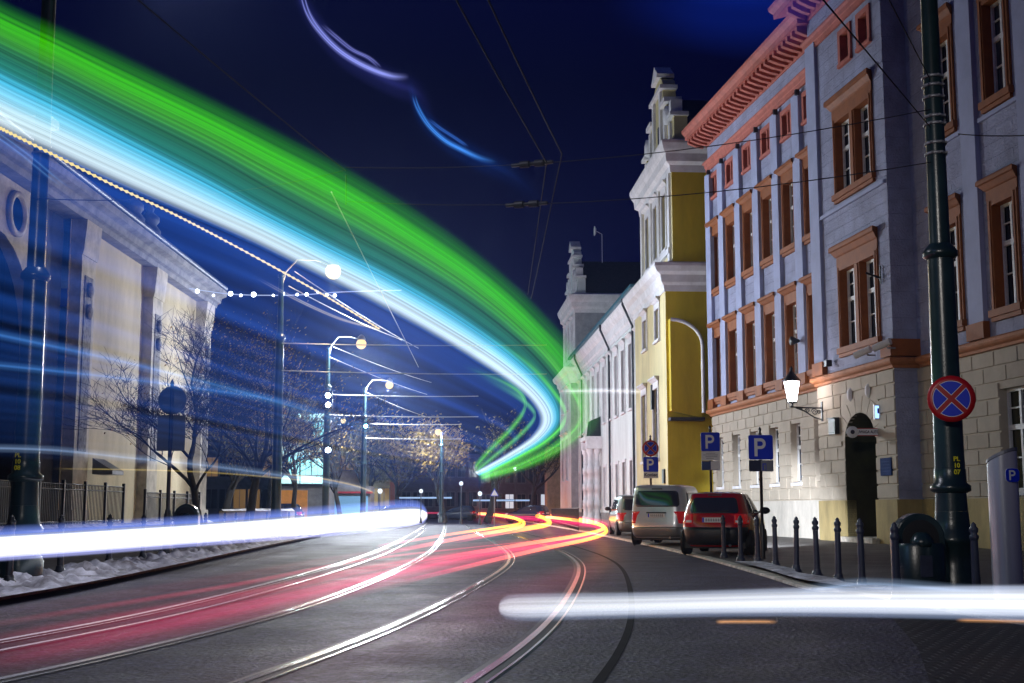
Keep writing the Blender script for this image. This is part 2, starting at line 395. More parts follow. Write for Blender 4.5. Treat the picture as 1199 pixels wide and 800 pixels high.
PANES = [M_glass, M_glass, mat('curtained_glass', (.055, .058, .075), .25, var=.5, vs=3, spec=.3, streak=.15), mat('olive_curtained_glass', (.040, .040, .022), .25, var=.5, vs=2.5, spec=.3, streak=.15)]
def casement(parent, s0, s1, z0, z1, n, m=None, transom=0.62, bars=2, fw=0.085):
    """white casement pair + glass, children of a window part"""
    b = MB(); t0, t1 = n - 0.02, n + 0.05; mid = (s0 + s1) / 2; zt = z0 + (z1 - z0) * transom
    b.box(s0, s0 + fw, t0, t1, z0, z1); b.box(s1 - fw, s1, t0, t1, z0, z1)
    b.box(s0 + fw, s1 - fw, t0, t1, z0, z0 + fw); b.box(s0 + fw, s1 - fw, t0, t1, z1 - fw, z1)
    b.box(mid - .05, mid + .05, t0, t1 + .012, z0 + fw, z1 - fw)
    for a, c in ((s0 + fw, mid - .05), (mid + .05, s1 - fw)):
        b.box(a, c, t0, t1 + .014, zt - 0.07, zt + 0.07)
        hs = [z0 + fw + (zt - z0 - fw) * (i + 1) / bars for i in range(bars - 1)] + [(zt + z1) / 2]
        for h in hs: b.box(a, c, t0 + .01, t1 - .015, h - .02, h + .02)
    b.build('frame', m or M_white, parent)
    MB().box(s0 + .01, s1 - .01, n - 0.06, n - 0.045, z0 + .01, z1 - .01).build('pane', random.choice(PANES), parent)

def hood(b, s0, s1, z, n, h=0.5, out=0.28):
    """flared window hood: frieze, cyma, shelf"""
    prof = [(0.0, 0), (0.06, 0), (0.06, h * .45), (0.11, h * .5), (out * .8, h * .72), (out, h * .76), (out, h * .92), (out * .92, h), (0, h)]
    N = len(prof); vs = []
    for s, sg in ((s0, -1), (s1, 1)):
        for o_, q in prof: vs.append((s + sg * o_ * .75, n + o_, z + q))
    fs = [(i, (i + 1) % N, N + (i + 1) % N, N + i) for i in range(N)] + [tuple(range(N)), tuple(range(N, 2 * N))]
    b.add(vs, fs)

def trim_window(root, s0, s1, z0, z1, n, depth, m, sw=0.24, hd=0.52, lights=1, mull=0.42, bars=2, sill=0.22, apron=0.0, name='window'):
    """surround + reveal + sill + hood as one part; frame and pane sub-parts. s0..s1/z0..z1 = clear opening"""
    b = MB(); p = 0.07
    b.box(s0 - sw, s0, n - depth, n + p, z0 - 0.02, z1 + sw * .8); b.box(s1, s1 + sw, n - depth, n + p, z0 - 0.02, z1 + sw * .8)
    b.box(s0, s1, n - depth, n + p, z1, z1 + sw * .8)
    b.box(s0 - sw * .55, s0 - sw * .25, n + p, n + p + .03, z0, z1 + sw * .6); b.box(s1 + sw * .25, s1 + sw * .55, n + p, n + p + .03, z0, z1 + sw * .6)
    b.box(s0 - sw - .05, s1 + sw + .05, n - depth, n + 0.16, z0 - sill, z0 - 0.02)
    b.box(s0 - sw - .0, s1 + sw + .0, n - .05, n + 0.10, z0 - sill - .12, z0 - sill - .003)
    if hd: hood(b, s0 - sw, s1 + sw, z1 + sw * .8 + .002, n, hd)
    if lights == 2:
        c = (s0 + s1) / 2; b.box(c - mull / 2, c + mull / 2, n - depth + .02, n + p - .02, z0 - .018, z1)
        b.box(c - mull * .3, c + mull * .3, n + p - .02, n + p + .02, z0, z1 - .02)
    w = b.build(name, m, root)
    if lights == 2:
        c = (s0 + s1) / 2
        casement(w, s0, c - mull / 2, z0, z1, n - depth + .1, bars=bars); casement(w, c + mull / 2, s1, z0, z1, n - depth + .1, bars=bars)
    else: casement(w, s0, s1, z0, z1, n - depth + .1, bars=bars)
    return w

u = vpdir(392); Cr = G(1055, 634.5, .12); ang = math.atan2(u.y, u.x)
RB = empty('corner_building', (Cr.x, Cr.y, 0), ang, 'lavender plaster corner building with orange window surrounds and a rusticated stone base, on the right', 'building')
NL = -0.5      # plane of the receding left wing
LW0, LW1 = 6.45, 21.35
bays = [7.62, 10.16, 12.67, 15.2, 17.7, 20.2]
holes_up = []; holes_g = []
for s in bays:
    if s < 8: continue
for s in bays:
    holes_up += [(s - .80, s + .80, 6.33, 9.45), (s - .80, s + .80, 11.5, 14.40), (s - .62, s + .62, 15.92, 17.15)]
    holes_g.append((s - .55, s + .55, 2.15, 4.45))
holes_up = [h for h in holes_up if h[0] > LW0 + .05]; holes_g = [h for h in holes_g if h[0] > LW0 + .05]
b = MB(); wall_face(b, LW0, LW1, 5.6, 19.2, NL, holes_up, 0.40)
b.quad((LW1, NL, 0), (LW1, NL - 14, 0), (LW1, NL - 14, 19.2), (LW1, NL, 19.2))
b.build('wall', M_lav, RB)
# rusticated ground floor of the left wing
b = MB(); wall_face(b, LW0, LW1, 1.45, 5.58, NL, holes_g, 0.34); blocks(b, LW0, LW1, 1.47, 5.5, NL, holes_g, 0.45, 1.15, seed=2)
b.build('rusticated_wall', M_stone, RB)
b = MB(); b.box(LW0, LW1, NL - .3, NL + .10, -0.1, 1.45); b.build('plinth', mat('pale_plinth_stone', (.50, .47, .42), .85, var=.2, vs=1.2, bump=.4, bs=16, streak=.4), RB)
for s in bays[1:]:
    w = MB().box(s - .60, s + .60, NL - .30, NL + .07, 2.03, 2.148).build('window', M_trimw, RB)
    casement(w, s - .55, s + .55, 2.15, 4.45, NL - .26, transom=.6)
for i, s in enumerate(bays):
    if i == 0:
        # the last bay is half hidden behind the projecting entrance bay
        s = 7.72
    sw = .23
    trim_window(RB, s - .56, s + .56, 6.36, 9.20, NL, .36, M_orange if s < 14 else M_orange, sw, .55)
    trim_window(RB, s - .56, s + .56, 11.55, 14.15, NL, .36, M_orange, sw, .52)
    # small attic light under the architrave
    b = MB(); a0, a1, zz0, zz1 = s - .46, s + .46, 16.06, 17.02
    b.box(a0 - .2, a0, NL - .3, NL + .07, zz0, zz1 + .2); b.box(a1, a1 + .2, NL - .3, NL + .07, zz0, zz1 + .2)
    b.box(a0, a1, NL - .3, NL + .07, zz1, zz1 + .2); b.box(a0 - .22, a1 + .22, NL - .3, NL + .11, zz0 - .14, zz0 - .002)
    b.box(s - .06, s + .06, NL - .25, NL + .0, zz0, zz1)
    w = b.build('attic_window', M_terra, RB)
    MB().box(a0, a1, NL - .22, NL - .2, zz0, zz1).build('pane', M_glass, w)
pil = [8.9, 11.42, 13.93, 16.45, 18.95, 21.0]
for s in pil:
    b = MB(); b.box(s - .38, s + .38, NL - .02, NL + .17, 6.3, 17.3); b.build('pilaster', M_lavp, RB)
    b = MB(); b.box(s - .42, s + .42, NL - .02, NL + .22, 5.86, 6.298); b.build('pedestal', M_orange, RB)
    b = MB(); b.box(s - .44, s - .3, NL + .1, NL + .26, 17.2, 17.42); b.build('drain_spout', M_black, RB)
def course(name, prof, s0, s1, n, m, ext0=0, ext1=0, par=None):
    """run a moulding profile [(out, z)] along the facade; ext = how far ends grow with the projection"""
    N = len(prof); b = MB(); vs = []
    for s, sg, ex in ((s0, -1, ext0), (s1, 1, ext1)):
        for o_, z in prof: vs.append((s + sg * ex * max(o_, 0), n + o_, z))
    b.add(vs, [(i, (i + 1) % N, N + (i + 1) % N, N + i) for i in range(N)] + [tuple(range(N)), tuple(range(N, 2 * N))])
    return b.build(name, m, par or RB)
band_p = [(-.2, 5.52), (.10, 5.52), (.12, 5.60), (.22, 5.66), (.26, 5.72), (.26, 5.80), (.20, 5.85), (-.2, 5.88)]
course('string_course', band_p, LW0, LW1, NL, M_band, 0, 1)
arch_p = [(-.2, 17.50), (.08, 17.50), (.09, 17.68), (.13, 17.71), (.15, 17.86), (.22, 17.92), (.22, 17.98), (-.2, 18.02)]
course('architrave', arch_p, LW0, LW1, NL, M_terra, 0, 1)
corn_p = [(-.2, 18.76), (.06, 18.76), (.10, 19.22), (.95, 19.22), (.97, 19.42), (1.10, 19.58), (1.12, 19.72), (.5, 19.95), (.5, 20.3), (-.4, 20.35)]
course('cornice', corn_p, LW0 - .2, LW1, NL, M_terra, 0, .6)
for k in range(30):
    s = LW0 + .1 + k * .52
    if s > LW1 + .3: break
    b = MB(); b.prism([(NL + .09, 18.82), (NL + .45, 18.88), (NL + .86, 19.02), (NL + .86, 19.218), (NL + .09, 19.218)], s, s + .22, 'x'); b.build('modillion', M_terra, RB)
# projecting entrance bay
PB0, PB1 = 0.0, 6.45
ph = [(.9, 4.15, 6.62, 9.55), (.9, 4.15, 12.05, 14.85), (.85, 1.75, 16.45, 17.75), (2.45, 3.35, 16.45, 17.75)]
b = MB(); wall_face(b, PB0, PB1, 5.6, 20.6, 0, ph, .4)
b.quad((PB0, 0, 0), (PB0, -14, 0), (PB0, -14, 20.6), (PB0, 0, 20.6)); b.quad((PB1, 0, 0), (PB1, -14, 0), (PB1, -14, 20.6), (PB1, 0, 20.6))
b.build('wall', M_lav, RB)
door = (1.55, 4.05, 0.0, 4.32)
b = MB()
# arched opening: rectangular hole with stepped spandrels filled by arch stones
wall_face(b, PB0, PB1, 1.42, 5.56, 0, [(door[0], door[1], 1.42, door[3])], .05, False)
blocks(b, PB0, PB1, 1.44, 5.5, 0, [(door[0] - .02, door[1] + .02, 0, 3.42), (door[0] - .3, door[1] + .3, 3.4, 4.98)], 0.46, 1.25, seed=5)
blocks(b, -0.03, 0.0, 1.44, 5.5, 0, [], 0.46, 3)
cx_, rz = (door[0] + door[1]) / 2, 3.42; rr = (door[1] - door[0]) / 2; rv = door[3] - rz
n_ = 9
for i in range(n_):   # voussoirs
    a0, a1 = math.pi * i / n_ + .012, math.pi * (i + 1) / n_ - .012
    def ell(a, k): return (cx_ + (rr + k) * math.cos(a), rz + (rv + k * .75) * math.sin(a))
    b.prism([ell(a0, 0), ell((a0 + a1) / 2, 0), ell(a1, 0), ell(a1, .72), ell((a0 + a1) / 2, .74), ell(a0, .72)], -.1, .04)
for sg in (-1, 1):    # spandrel fill
    pts = [(cx_ + sg * (rr + .3), rz), (cx_ + sg * (rr + .3), 4.98), (cx_, 4.98)]
    pts += [(cx_ + sg * (rr + .55) * math.sin(t * math.pi / 2 / 6), rz + (rv + .40) * math.cos(t * math.pi / 2 / 6)) for t in range(7)]
    b.prism(pts, -.08, .022)
b.build('rusticated_wall', M_stone, RB)
MB().box(door[1], PB1 + .04, -.3, .10, -.1, 1.42).build('plinth', M_plinth, RB)
b = MB(); b.box(PB0 - .06, door[0], -.3, .10, -.1, 1.42)
b.quad((PB0 - .06, -.3, -.1), (PB0 - .06, -6, -.1), (PB0 - .06, -6, 1.42), (PB0 - .06, -.3, 1.42)); b.build('plinth', M_plinth, RB)
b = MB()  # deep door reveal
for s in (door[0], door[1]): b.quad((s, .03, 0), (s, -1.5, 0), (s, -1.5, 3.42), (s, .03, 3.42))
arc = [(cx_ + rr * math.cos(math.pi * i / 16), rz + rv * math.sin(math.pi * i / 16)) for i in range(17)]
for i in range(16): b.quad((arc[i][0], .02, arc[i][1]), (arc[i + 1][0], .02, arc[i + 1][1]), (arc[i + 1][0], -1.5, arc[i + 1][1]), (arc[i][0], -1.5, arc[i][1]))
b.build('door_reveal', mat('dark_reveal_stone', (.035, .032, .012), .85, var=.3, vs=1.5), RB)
b = MB(); b.prism([(door[0], 0.1), (door[1], 0.1)] + arc, -1.5, -1.42)
for s0_, s1_ in ((door[0] + .12, cx_ - .08), (cx_ + .08, door[1] - .12)):
    for z0_, z1_ in ((.35, 1.2), (1.35, 2.5)):
        b.box(s0_, s1_, -1.42, -1.38, z0_, z1_); b.box(s0_ + .14, s1_ - .14, -1.38, -1.35, z0_ + .14, z1_ - .14)
dr = b.build('door', M_wood, RB)
MB().box(door[0] + .15, door[1] - .15, -1.42, -1.40, 2.75, 3.6).build('fanlight', mat('greenish_lit_glass', (0.10, 0.22, 0.20), 0.2, emit=(0.10, .35, .30), es=.25), dr)
b = MB()
for i in range(7): b.box(door[0] + .25 + i * .33, door[0] + .28 + i * .33, -1.40, -1.37, 2.75, 3.6)
b.build('grille', M_black, dr)
MB().lathe([(0.02, 0), (.05, .02), (.045, .06), (0, .075)], (cx_ + .1, -1.42, 1.2), 12, 'y').build('handle', mat('brass', (.55, .36, .1), .3, 1.0), dr)
MB().box(door[0] - .2, door[1] + .2, -1.5, .35, .0, .20).build('doorstep', M_kerb, RB)
course('string_course', band_p, PB0, PB1, 0, M_band, 1, .6)
b = MB(); N = len(band_p); vs = [( -o_, y, z) for y in (0.0, -6.0) for o_, z in band_p]
vs = [(-o_, (o_ if y == 0 else y), z) for y in (0.0, -6.0) for o_, z in band_p]
b.add(vs, [(i, (i + 1) % N, N + (i + 1) % N, N + i) for i in range(N)]); b.build('string_course', M_band, RB)
MB().box(-.22, .55, -.02, .20, 5.885, 6.42).box(-.22, -.02, -3, -.025, 5.885, 6.42).build('pedestal', M_orange, RB)
MB().box(5.5, 6.5, -.02, .20, 5.885, 6.35).build('pedestal', M_orange, RB)
MB().box(5.55, 6.45, -.02, .12, 6.352, 18.3).build('pilaster', M_lavp, RB)
trim_window(RB, 1.05, 3.98, 6.66, 9.35, 0, .36, M_orange, .2, .72, lights=2)
trim_window(RB, 1.05, 3.98, 12.09, 14.65, 0, .36, M_orange, .2, .72, lights=2)
MB().box(.1, 6.0, -.02, .10, 11.50, 11.62).build('sill_course', M_lavp, RB)
for a0, a1 in ((.95, 1.65), (2.55, 3.25)):
    b = MB(); zz0, zz1 = 16.6, 17.6
    b.box(a0 - .2, a0, -.3, .07, zz0, zz1 + .2); b.box(a1, a1 + .2, -.3, .07, zz0, zz1 + .2); b.box(a0, a1, -.3, .07, zz1, zz1 + .2); b.box(a0 - .22, a1 + .22, -.3, .11, zz0 - .14, zz0 - .002)
    w = b.build('attic_window', M_terra, RB); MB().box(a0, a1, -.22, -.2, zz0, zz1).build('pane', mat('reddish_shutter', (.12, .03, .03), .6), w)
course('architrave', [(o_, z + .55) for o_, z in arch_p], PB0, PB1, 0, M_terra, 1, 1)
course('cornice', [(o_, z + .55) for o_, z in corn_p], PB0, PB1, 0, M_terra, 1, 1)
for k in range(12):
    s = PB0 + .05 + k * .55
    MB().prism([(.2, 19.33), (.45, 19.39), (.86, 19.57), (.86, 19.768), (.2, 19.768)], s, s + .22, 'x').build('modillion', M_terra, RB)
# near right wing, set back
NR = -0.8; RW1, RW0 = 0.0, -16.0
rb = [-2.42, -5.62, -8.8, -12.0]; hr = []
for s in rb: hr += [(s - .80, s + .80, 6.55, 9.8), (s - .80, s + .80, 12.55, 15.6)]
b = MB(); wall_face(b, RW0, RW1, 5.6, 21, NR, hr, .4); b.quad((RW0, NR, 0), (RW0, NR - 14, 0), (RW0, NR - 14, 21), (RW0, NR, 21)); b.build('wall', M_lav, RB)
hg = [(-6.3, -4.9, 1.6, 4.4), (-9.5, -8.1, 1.6, 4.4)]
b = MB(); wall_face(b, RW0, RW1, 1.42, 5.56, NR, hg, .3); blocks(b, RW0, RW1, 1.44, 5.5, NR, hg, .46, 1.25, seed=9); b.build('rusticated_wall', M_stone, RB)
MB().box(RW0, RW1, NR - .3, NR + .10, -.1, 1.42).build('plinth', M_plinth, RB)
for h in hg:
    w = MB().box(h[0] - .05, h[1] + .05, NR - .28, NR + .08, 1.48, 1.598).build('window', M_trimw, RB); casement(w, h[0], h[1], h[2], h[3], NR - .26)
for s in rb:
    trim_window(RB, s - .56, s + .56, 6.62, 9.55, NR, .36, M_orange, .23, .6)
    trim_window(RB, s - .56, s + .56, 12.6, 15.4, NR, .36, M_orange, .23, .6)
    MB().box(s - 1.1, s + 1.05, NR - .02, NR + .09, 12.08, 12.2).build('sill_course', M_lavp, RB)
for s in (-4.05, -7.2, -10.4):
    MB().box(s - .42, s + .42, NR - .02, NR + .14, 6.36, 20).build('pilaster', M_lavp, RB)
    MB().box(s - .5, s + .5, NR - .02, NR + .2, 5.885, 6.358).build('pedestal', M_orange, RB)
course('string_course', band_p, RW0, RW1 - .3, NR, M_band, 1, 0)
course('cornice', [(o_, z + .55) for o_, z in corn_p], RW0, RW1, NR, M_terra, 1, 0)
b = MB(); b.prism([(-.1, 19.9), (-14, 24), (-26, 19.9)], RW0, LW1 - .2, 'x'); b.build('roof', M_roof, RB)
def loc2w(root, s, n, z):
    a = root.rotation_euler.z; return Vector((root.location.x + s * math.cos(a) - n * math.sin(a), root.location.y + s * math.sin(a) + n * math.cos(a), root.location.z + z))

# ------------------------------------------------------------------ yellow gabled house and the long pale palace beyond it
u2 = vpdir(515); C2 = PD(783, 597, 63); a2 = math.atan2(u2.y, u2.x)
def plain_window(root, s, z0, z1, w, n, m, depth=.22, sw=.16, hd=0.0, mid=True, pane=None):
    b = MB(); s0, s1 = s - w / 2, s + w / 2
    b.box(s0 - sw, s0, n - .05, n + .07, z0, z1 + sw); b.box(s1, s1 + sw, n - .05, n + .07, z0, z1 + sw); b.box(s0, s1, n - .05, n + .07, z1, z1 + sw)
    b.box(s0 - sw - .05, s1 + sw + .05, n - .05, n + .14, z0 - .14, z0 - .002)
    if hd: hood(b, s0 - sw, s1 + sw, z1 + sw + .002, n, hd, .26)
    wd = b.build('window', m, root)
    f = MB(); q = n - depth + .04
    f.box(s0, s0 + .07, q, q + .06, z0, z1); f.box(s1 - .07, s1, q, q + .06, z0, z1); f.box(s0 + .07, s1 - .07, q, q + .06, z1 - .07, z1); f.box(s0 + .07, s1 - .07, q, q + .06, z0, z0 + .07)
    if mid: f.box(s - .04, s + .04, q, q + .07, z0 + .07, z1 - .07)
    zt = z0 + (z1 - z0) * .66; f.box(s0 + .07, s - .04, q, q + .068, zt - .04, zt + .04); f.box(s + .04, s1 - .07, q, q + .068, zt - .04, zt + .04)
    f.build('frame', mat('blue_grey_frame', (.16, .19, .26), .5), wd)
    MB().box(s0, s1, n - depth - .01, n - depth + .01, z0, z1).build('pane', pane or M_glass, wd)
    return (s0, s1, z0, z1)
def runmould(root, name, prof, s0, s1, m, n=0, e0=1, e1=1, side=True, deep=8):
    N = len(prof); b = MB(); vs = []
    for s, sg, ex in ((s0, -1, e0), (s1, 1, e1)):
        for o_, z in prof: vs.append((s + sg * ex * max(o_, 0), n + o_, z))
    b.add(vs, [(i, (i + 1) % N, N + (i + 1) % N, N + i) for i in range(N)] + [tuple(range(N, 2 * N))])
    if side:
        vs = []
        for y0 in (0, 1):
            for o_, z in prof: vs.append((s0 - max(o_, 0) if o_ > 0 else s0 - o_ * 0, (n + o_) if y0 == 0 else n - deep, z))
        b.add(vs, [(i, (i + 1) % N, N + (i + 1) % N, N + i) for i in range(N)])
    return b.build(name, m, root)
lowc = [(-.2, 11.9), (.06, 11.9), (.10, 12.2), (.22, 12.35), (.28, 12.7), (.50, 12.85), (.62, 13.1), (.62, 13.25), (-.4, 13.42)]
topc = [(-.2, 18.0), (.06, 18.0), (.10, 18.35), (.30, 18.5), (.34, 18.9), (.46, 19.1), (.55, 19.4), (.55, 19.55), (-.4, 19.75)]
def gabled_front(root, s0, L, m_front, m_side, buttress=True, up3=True, doors=True):
    """baroque gabled front: local s along the front from its near corner"""
    wl = [(s0 + 2.4, 9.75, 11.35, 1.25), (s0 + 6.4, 9.75, 11.35, 1.25)]; wm = [(s0 + 3.2, 3.7, 7.3, 1.5), (s0 + 7.0, 3.7, 7.3, 1.5)]
    hs = [(s - w / 2, s + w / 2, a, c) for s, a, c, w in wl + wm]
    b = MB(); wall_face(b, s0, s0 + L, 0, 12, 0, hs, .3); b.build('wall', m_front, root)
    b = MB(); b.quad((s0, 0, 0), (s0, -9, 0), (s0, -9, 12), (s0, 0, 12)); b.build('side_wall', m_side, root); b = MB(); b.quad((s0 + L, 0, 0), (s0 + L, -9, 0), (s0 + L, -9, 12), (s0 + L, 0, 12)); b.build('side_wall', m_side, root)
    for s, a, c, w in wl: plain_window(root, s, a, c, w, 0, M_trimw, hd=.4)
    for s, a, c, w in wm: plain_window(root, s, a, c, w, 0, M_trimw, hd=.45)
    runmould(root, 'cornice', lowc, s0, s0 + L, M_trimw)
    o = -.4; q = [(s0 + .55 + 1.6, 14.4, 17.35, 1.15), (s0 + 4.8, 14.4, 17.35, 1.15), (s0 + 7.45, 14.4, 17.35, 1.15)]
    hs = [(s - w / 2, s + w / 2, a, c) for s, a, c, w in q]
    b = MB(); wall_face(b, s0 - .05, s0 + L, 13.3, 18.1, o, hs, .3); b.build('wall', m_front, root)
    b = MB(); b.quad((s0 - .05, o, 13.3), (s0 - .05, -9, 13.3), (s0 - .05, -9, 18.1), (s0 - .05, o, 18.1)); b.build('side_wall', m_side, root); b = MB(); b.quad((s0 + L, o, 13.3), (s0 + L, -9, 13.3), (s0 + L, -9, 18.1), (s0 + L, o, 18.1)); b.build('side_wall', m_side, root)
    for s, a, c, w in q: plain_window(root, s, a, c, w, o, M_trimw, sw=.24, hd=.35)
    for s in (s0 + .5, s0 + 3.5, s0 + 6.1, s0 + 9.2): MB().box(s - .28, s + .28, o - .02, o + .12, 13.5, 17.99).build('pilaster', M_trimw, root)
    MB().box(s0 + .2, s0 + L - .2, o - .02, o + .18, 13.9, 14.2).build('sill_course', M_trimw, root)
    runmould(root, 'cornice', topc, s0, s0 + L, M_trimw, n=o)
    # stepped, scrolled gable with its own thickness
    g0, gc = o - .35, s0 + 5.5
    half = [(4.6, 19.7), (4.6, 21.3), (4.2, 21.35), (3.9, 21.1), (3.5, 21.05), (3.15, 21.4), (2.9, 21.8), (2.7, 22.4), (1.9, 22.75), (1.6, 23.0), (1.5, 23.6), (1.6, 23.7), (1.35, 24.2), (.7, 24.55), (0, 24.7)]
    poly = [(gc - x, z) for x, z in half] + [(gc + x, z) for x, z in half[-2::-1]]
    b = MB(); b.prism(poly, g0 - .7, g0); gb = b.build('gable', m_front, root)
    t = MB()
    for sg in (-1, 1):
        for (xa, xb, za, zb) in ((3.6, 4.75, 21.25, 21.45), (1.5, 2.95, 22.55, 22.8), (0, 1.85, 23.65, 23.85), (0, .9, 24.57, 24.77)):
            t.box(gc + min(sg * xa, sg * xb), gc + max(sg * xa, sg * xb), g0 - .75, g0 + .22, za, zb)
        for x in (3.85, 2.35, 1.1): t.box(gc + sg * x - .22, gc + sg * x + .22, g0 - .01, g0 + .14, 19.75, {3.85: 21.0, 2.35: 22.3, 1.1: 23.6}[x])
        t.lathe([(.02, 0), (.5, .02), (.5, .3), (.02, .32)], (gc + sg * 3.15, g0 - .1, 21.7), 14, 'y')
        t.box(gc + sg * 4.05 - .28, gc + sg * 4.05 + .28, g0 - .5, g0 + .1, 21.45, 22.2)
    t.prism([(gc - 1.0, 24.75), (gc + 1.0, 24.75), (gc, 25.45)], g0 - .7, g0 + .2)
    t.build('coping', M_trimw, gb)
    for x in (-3.1, -1.7, 0, 1.7, 3.1):
        h = MB().box(gc + x - .22, gc + x + .22, g0 - .01, g0 + .02, 19.9, 20.7 if abs(x) > 2 else 22.0).build('niche', M_glass, gb)
    b = MB(); b.prism([(s0 + .2, 19.7), (s0 + L - .2, 19.7), (gc, 23.6)], g0 - 14, g0 - .72); b.build('roof', M_roof, root)
YB = empty('gabled_house', (C2.x, C2.y, 0), a2, 'tall yellow house with a white baroque gable, next to the lavender building', 'building')
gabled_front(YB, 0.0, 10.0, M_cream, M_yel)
# arched buttress on the near side wall
b = MB(); pts = [(-.35, 5.6), (-.35, 10.0)] + [(-.35 - 1.05 * (1 - math.cos(t * math.pi / 2 / 6)) - 0.0, 10.0 + .9 * math.sin(t * math.pi / 2 / 6)) for t in range(7)]
by = [(-.12, 5.9), (-.12, 10.3)] + [(-.12 - 1.55 * math.sin(t * math.pi / 2 / 8), 9.2 + 1.25 * math.cos(t * math.pi / 2 / 8)) for t in range(9)] + [(-1.7, 5.7), (-1.6, 5.55)]
b.prism(by, -.55, -.0, 'x'); b.build('wall_niche', M_yel, YB)
b = MB(); cv = [(-1.67 + .0, 5.7), (-1.67, 9.2)]
b.tube([(-.57, -1.7, 5.8), (-.57, -1.7, 8.6)] + [(-.57, -.15 - 1.55 * math.cos(t * math.pi / 2 / 8), 9.1 + 1.3 * math.sin(t * math.pi / 2 / 8)) for t in range(9)], .09, 6)
b.build('niche_rim', M_trimw, YB)
MB().box(-.62, .0, -1.75, -.05, 5.42, 5.58).build('niche_ledge', M_roof, YB)
MB().tube([(-.1, -2.3, 0), (-.1, -2.3, 18)], .07, 6).build('downpipe', M_pipe, YB)
MB().box(3.9, 4.25, .0, .12, 6.3, 7.6).build('wall_box', M_black, YB)
MB().box(.75, 1.2, .0, .1, 2.4, 3.1).build('plaque', M_black, YB)

LB = empty('long_palace', (C2.x, C2.y, 0), a2, 'long pale palace with blue gutter and a white gable at its far end', 'building')
NP = -.6
up_s = [12.6 + 3.22 * i for i in range(11)]; hs = []
for s in up_s: hs += [(s - .62, s + .62, 7.3, 11.3), (s - .55, s + .55, 1.3, 4.1)]
b = MB(); wall_face(b, 10.0, 46.6, 0, 14, NP, hs, .3); b.build('wall', M_pale, LB)
for s in up_s: plain_window(LB, s, 7.3, 11.3, 1.24, NP, M_trimw, sw=.22, hd=.42); plain_window(LB, s, 1.3, 4.1, 1.1, NP, M_trimw, sw=.2)
eav = [(-.2, 12.3), (.06, 12.3), (.1, 12.6), (.2, 12.7), (.24, 13.2), (.45, 13.4), (.62, 13.7), (.62, 13.85), (-.3, 13.9)]
runmould(LB, 'cornice', eav, 10.0, 46.6, M_trimw, n=NP, e0=0, e1=0, side=False)
MB().box(10.0, 46.6, NP + .55, NP + .85, 13.86, 14.05).build('gutter', mat('blue_gutter', (.03, .14, .20), .4), LB)
b = MB(); b.prism([(NP + .7, 14.0), (NP - 8, 19.8), (NP - 16, 14.0)], 10.0, 46.5, 'x'); b.build('roof', mat('blue_slate_roof', (.03, .06, .10), .5, var=.3, vs=3, bump=.4, bs=10), LB)
for s in (14.25, 25.3, 42.4): MB().tube([(s, NP + .7, 13.9), (s, NP + .7, 13.5), (s, NP + .12, 12.2), (s, NP + .12, .1)], .075, 6).build('downpipe', M_pipe, LB)
MB().box(10, 46.6, NP - .1, NP + .12, 0, .9).build('plinth', mat('grey_stone_base', (.25, .24, .25), .85, var=.3, bump=.3), LB)
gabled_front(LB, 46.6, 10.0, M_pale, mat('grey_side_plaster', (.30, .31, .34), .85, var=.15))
# portal with clustered columns and a dark canopy
pt = MB()
for s in (30.6, 33.4):
    for dn in (.35, .85):
        pt.lathe([(.30, 0), (.30, .5), (.21, .6), (.21, 1.2), (.25, 1.22), (.25, 1.7), (.20, 1.72), (.20, 2.4), (.25, 2.42), (.25, 2.9), (.20, 2.92), (.19, 3.6), (.24, 3.62), (.24, 4.1), (.19, 4.12), (.18, 5.0), (.27, 5.15), (.29, 5.4)], (s, NP + dn, 0.1), 12)
    pt.box(s - .36, s + .36, NP, NP + 1.15, 5.5, 6.1)
pt.box(30.2, 33.8, NP, NP + 1.25, 6.1, 6.4); pl = pt.build('portal', M_trimw, LB)
MB().prism([(NP, 6.405), (NP + .85, 6.405), (NP + .7, 7.6), (NP, 7.9)], 31.0, 32.9, 'x').build('canopy', mat('dark_bronze', (.03, .04, .05), .4, .5), pl)
b = MB(); p = loc2w(LB, 49, -1.5, 0); b.lathe([(0, -.10), (.25, -.07), (.42, .02), (.45, .1), (.42, .04), (.25, -.05), (0, -.08)], (49.6, -2.6, 25.9), 16, 'y'); b.tube([(49.6, -2.65, 25.9), (49.6, -3.2, 25.6), (49.6, -3.2, 23.0)], .03, 5); b.build('satellite_dish', M_white, LB)
LB2 = MB().box(0, 5, 0, 10, 0, 7.8).build('garden_wall', mat('tan_plaster', (.30, .25, .17), .85, var=.2)); LB2.location = (3.75, 138, 0)
tag(LB2, 'plain tan gable wall at the far end of the palace row', 'building')
b = MB(); b.box(2.9, 3.0, 60, 124, .55, .60); b.box(2.9, 3.0, 60, 124, 1.25, 1.30)
# ================================================================== LEFT: pale church with pilasters
M_ch = mat('church_plaster', (0.52, 0.45, 0.31), 0.9, var=0.22, vs=0.35, bump=0.3, bs=8, streak=0.4)
M_chs = mat('church_stone', (0.46, 0.42, 0.36), 0.85, var=0.25, vs=1.5, bump=0.3, bs=10)
M_lead = mat('lead_roof', (0.10, 0.12, 0.17), 0.45, var=0.3, vs=1.5, bump=0.2, bs=6)
Cc = PD(232, 597, 66)
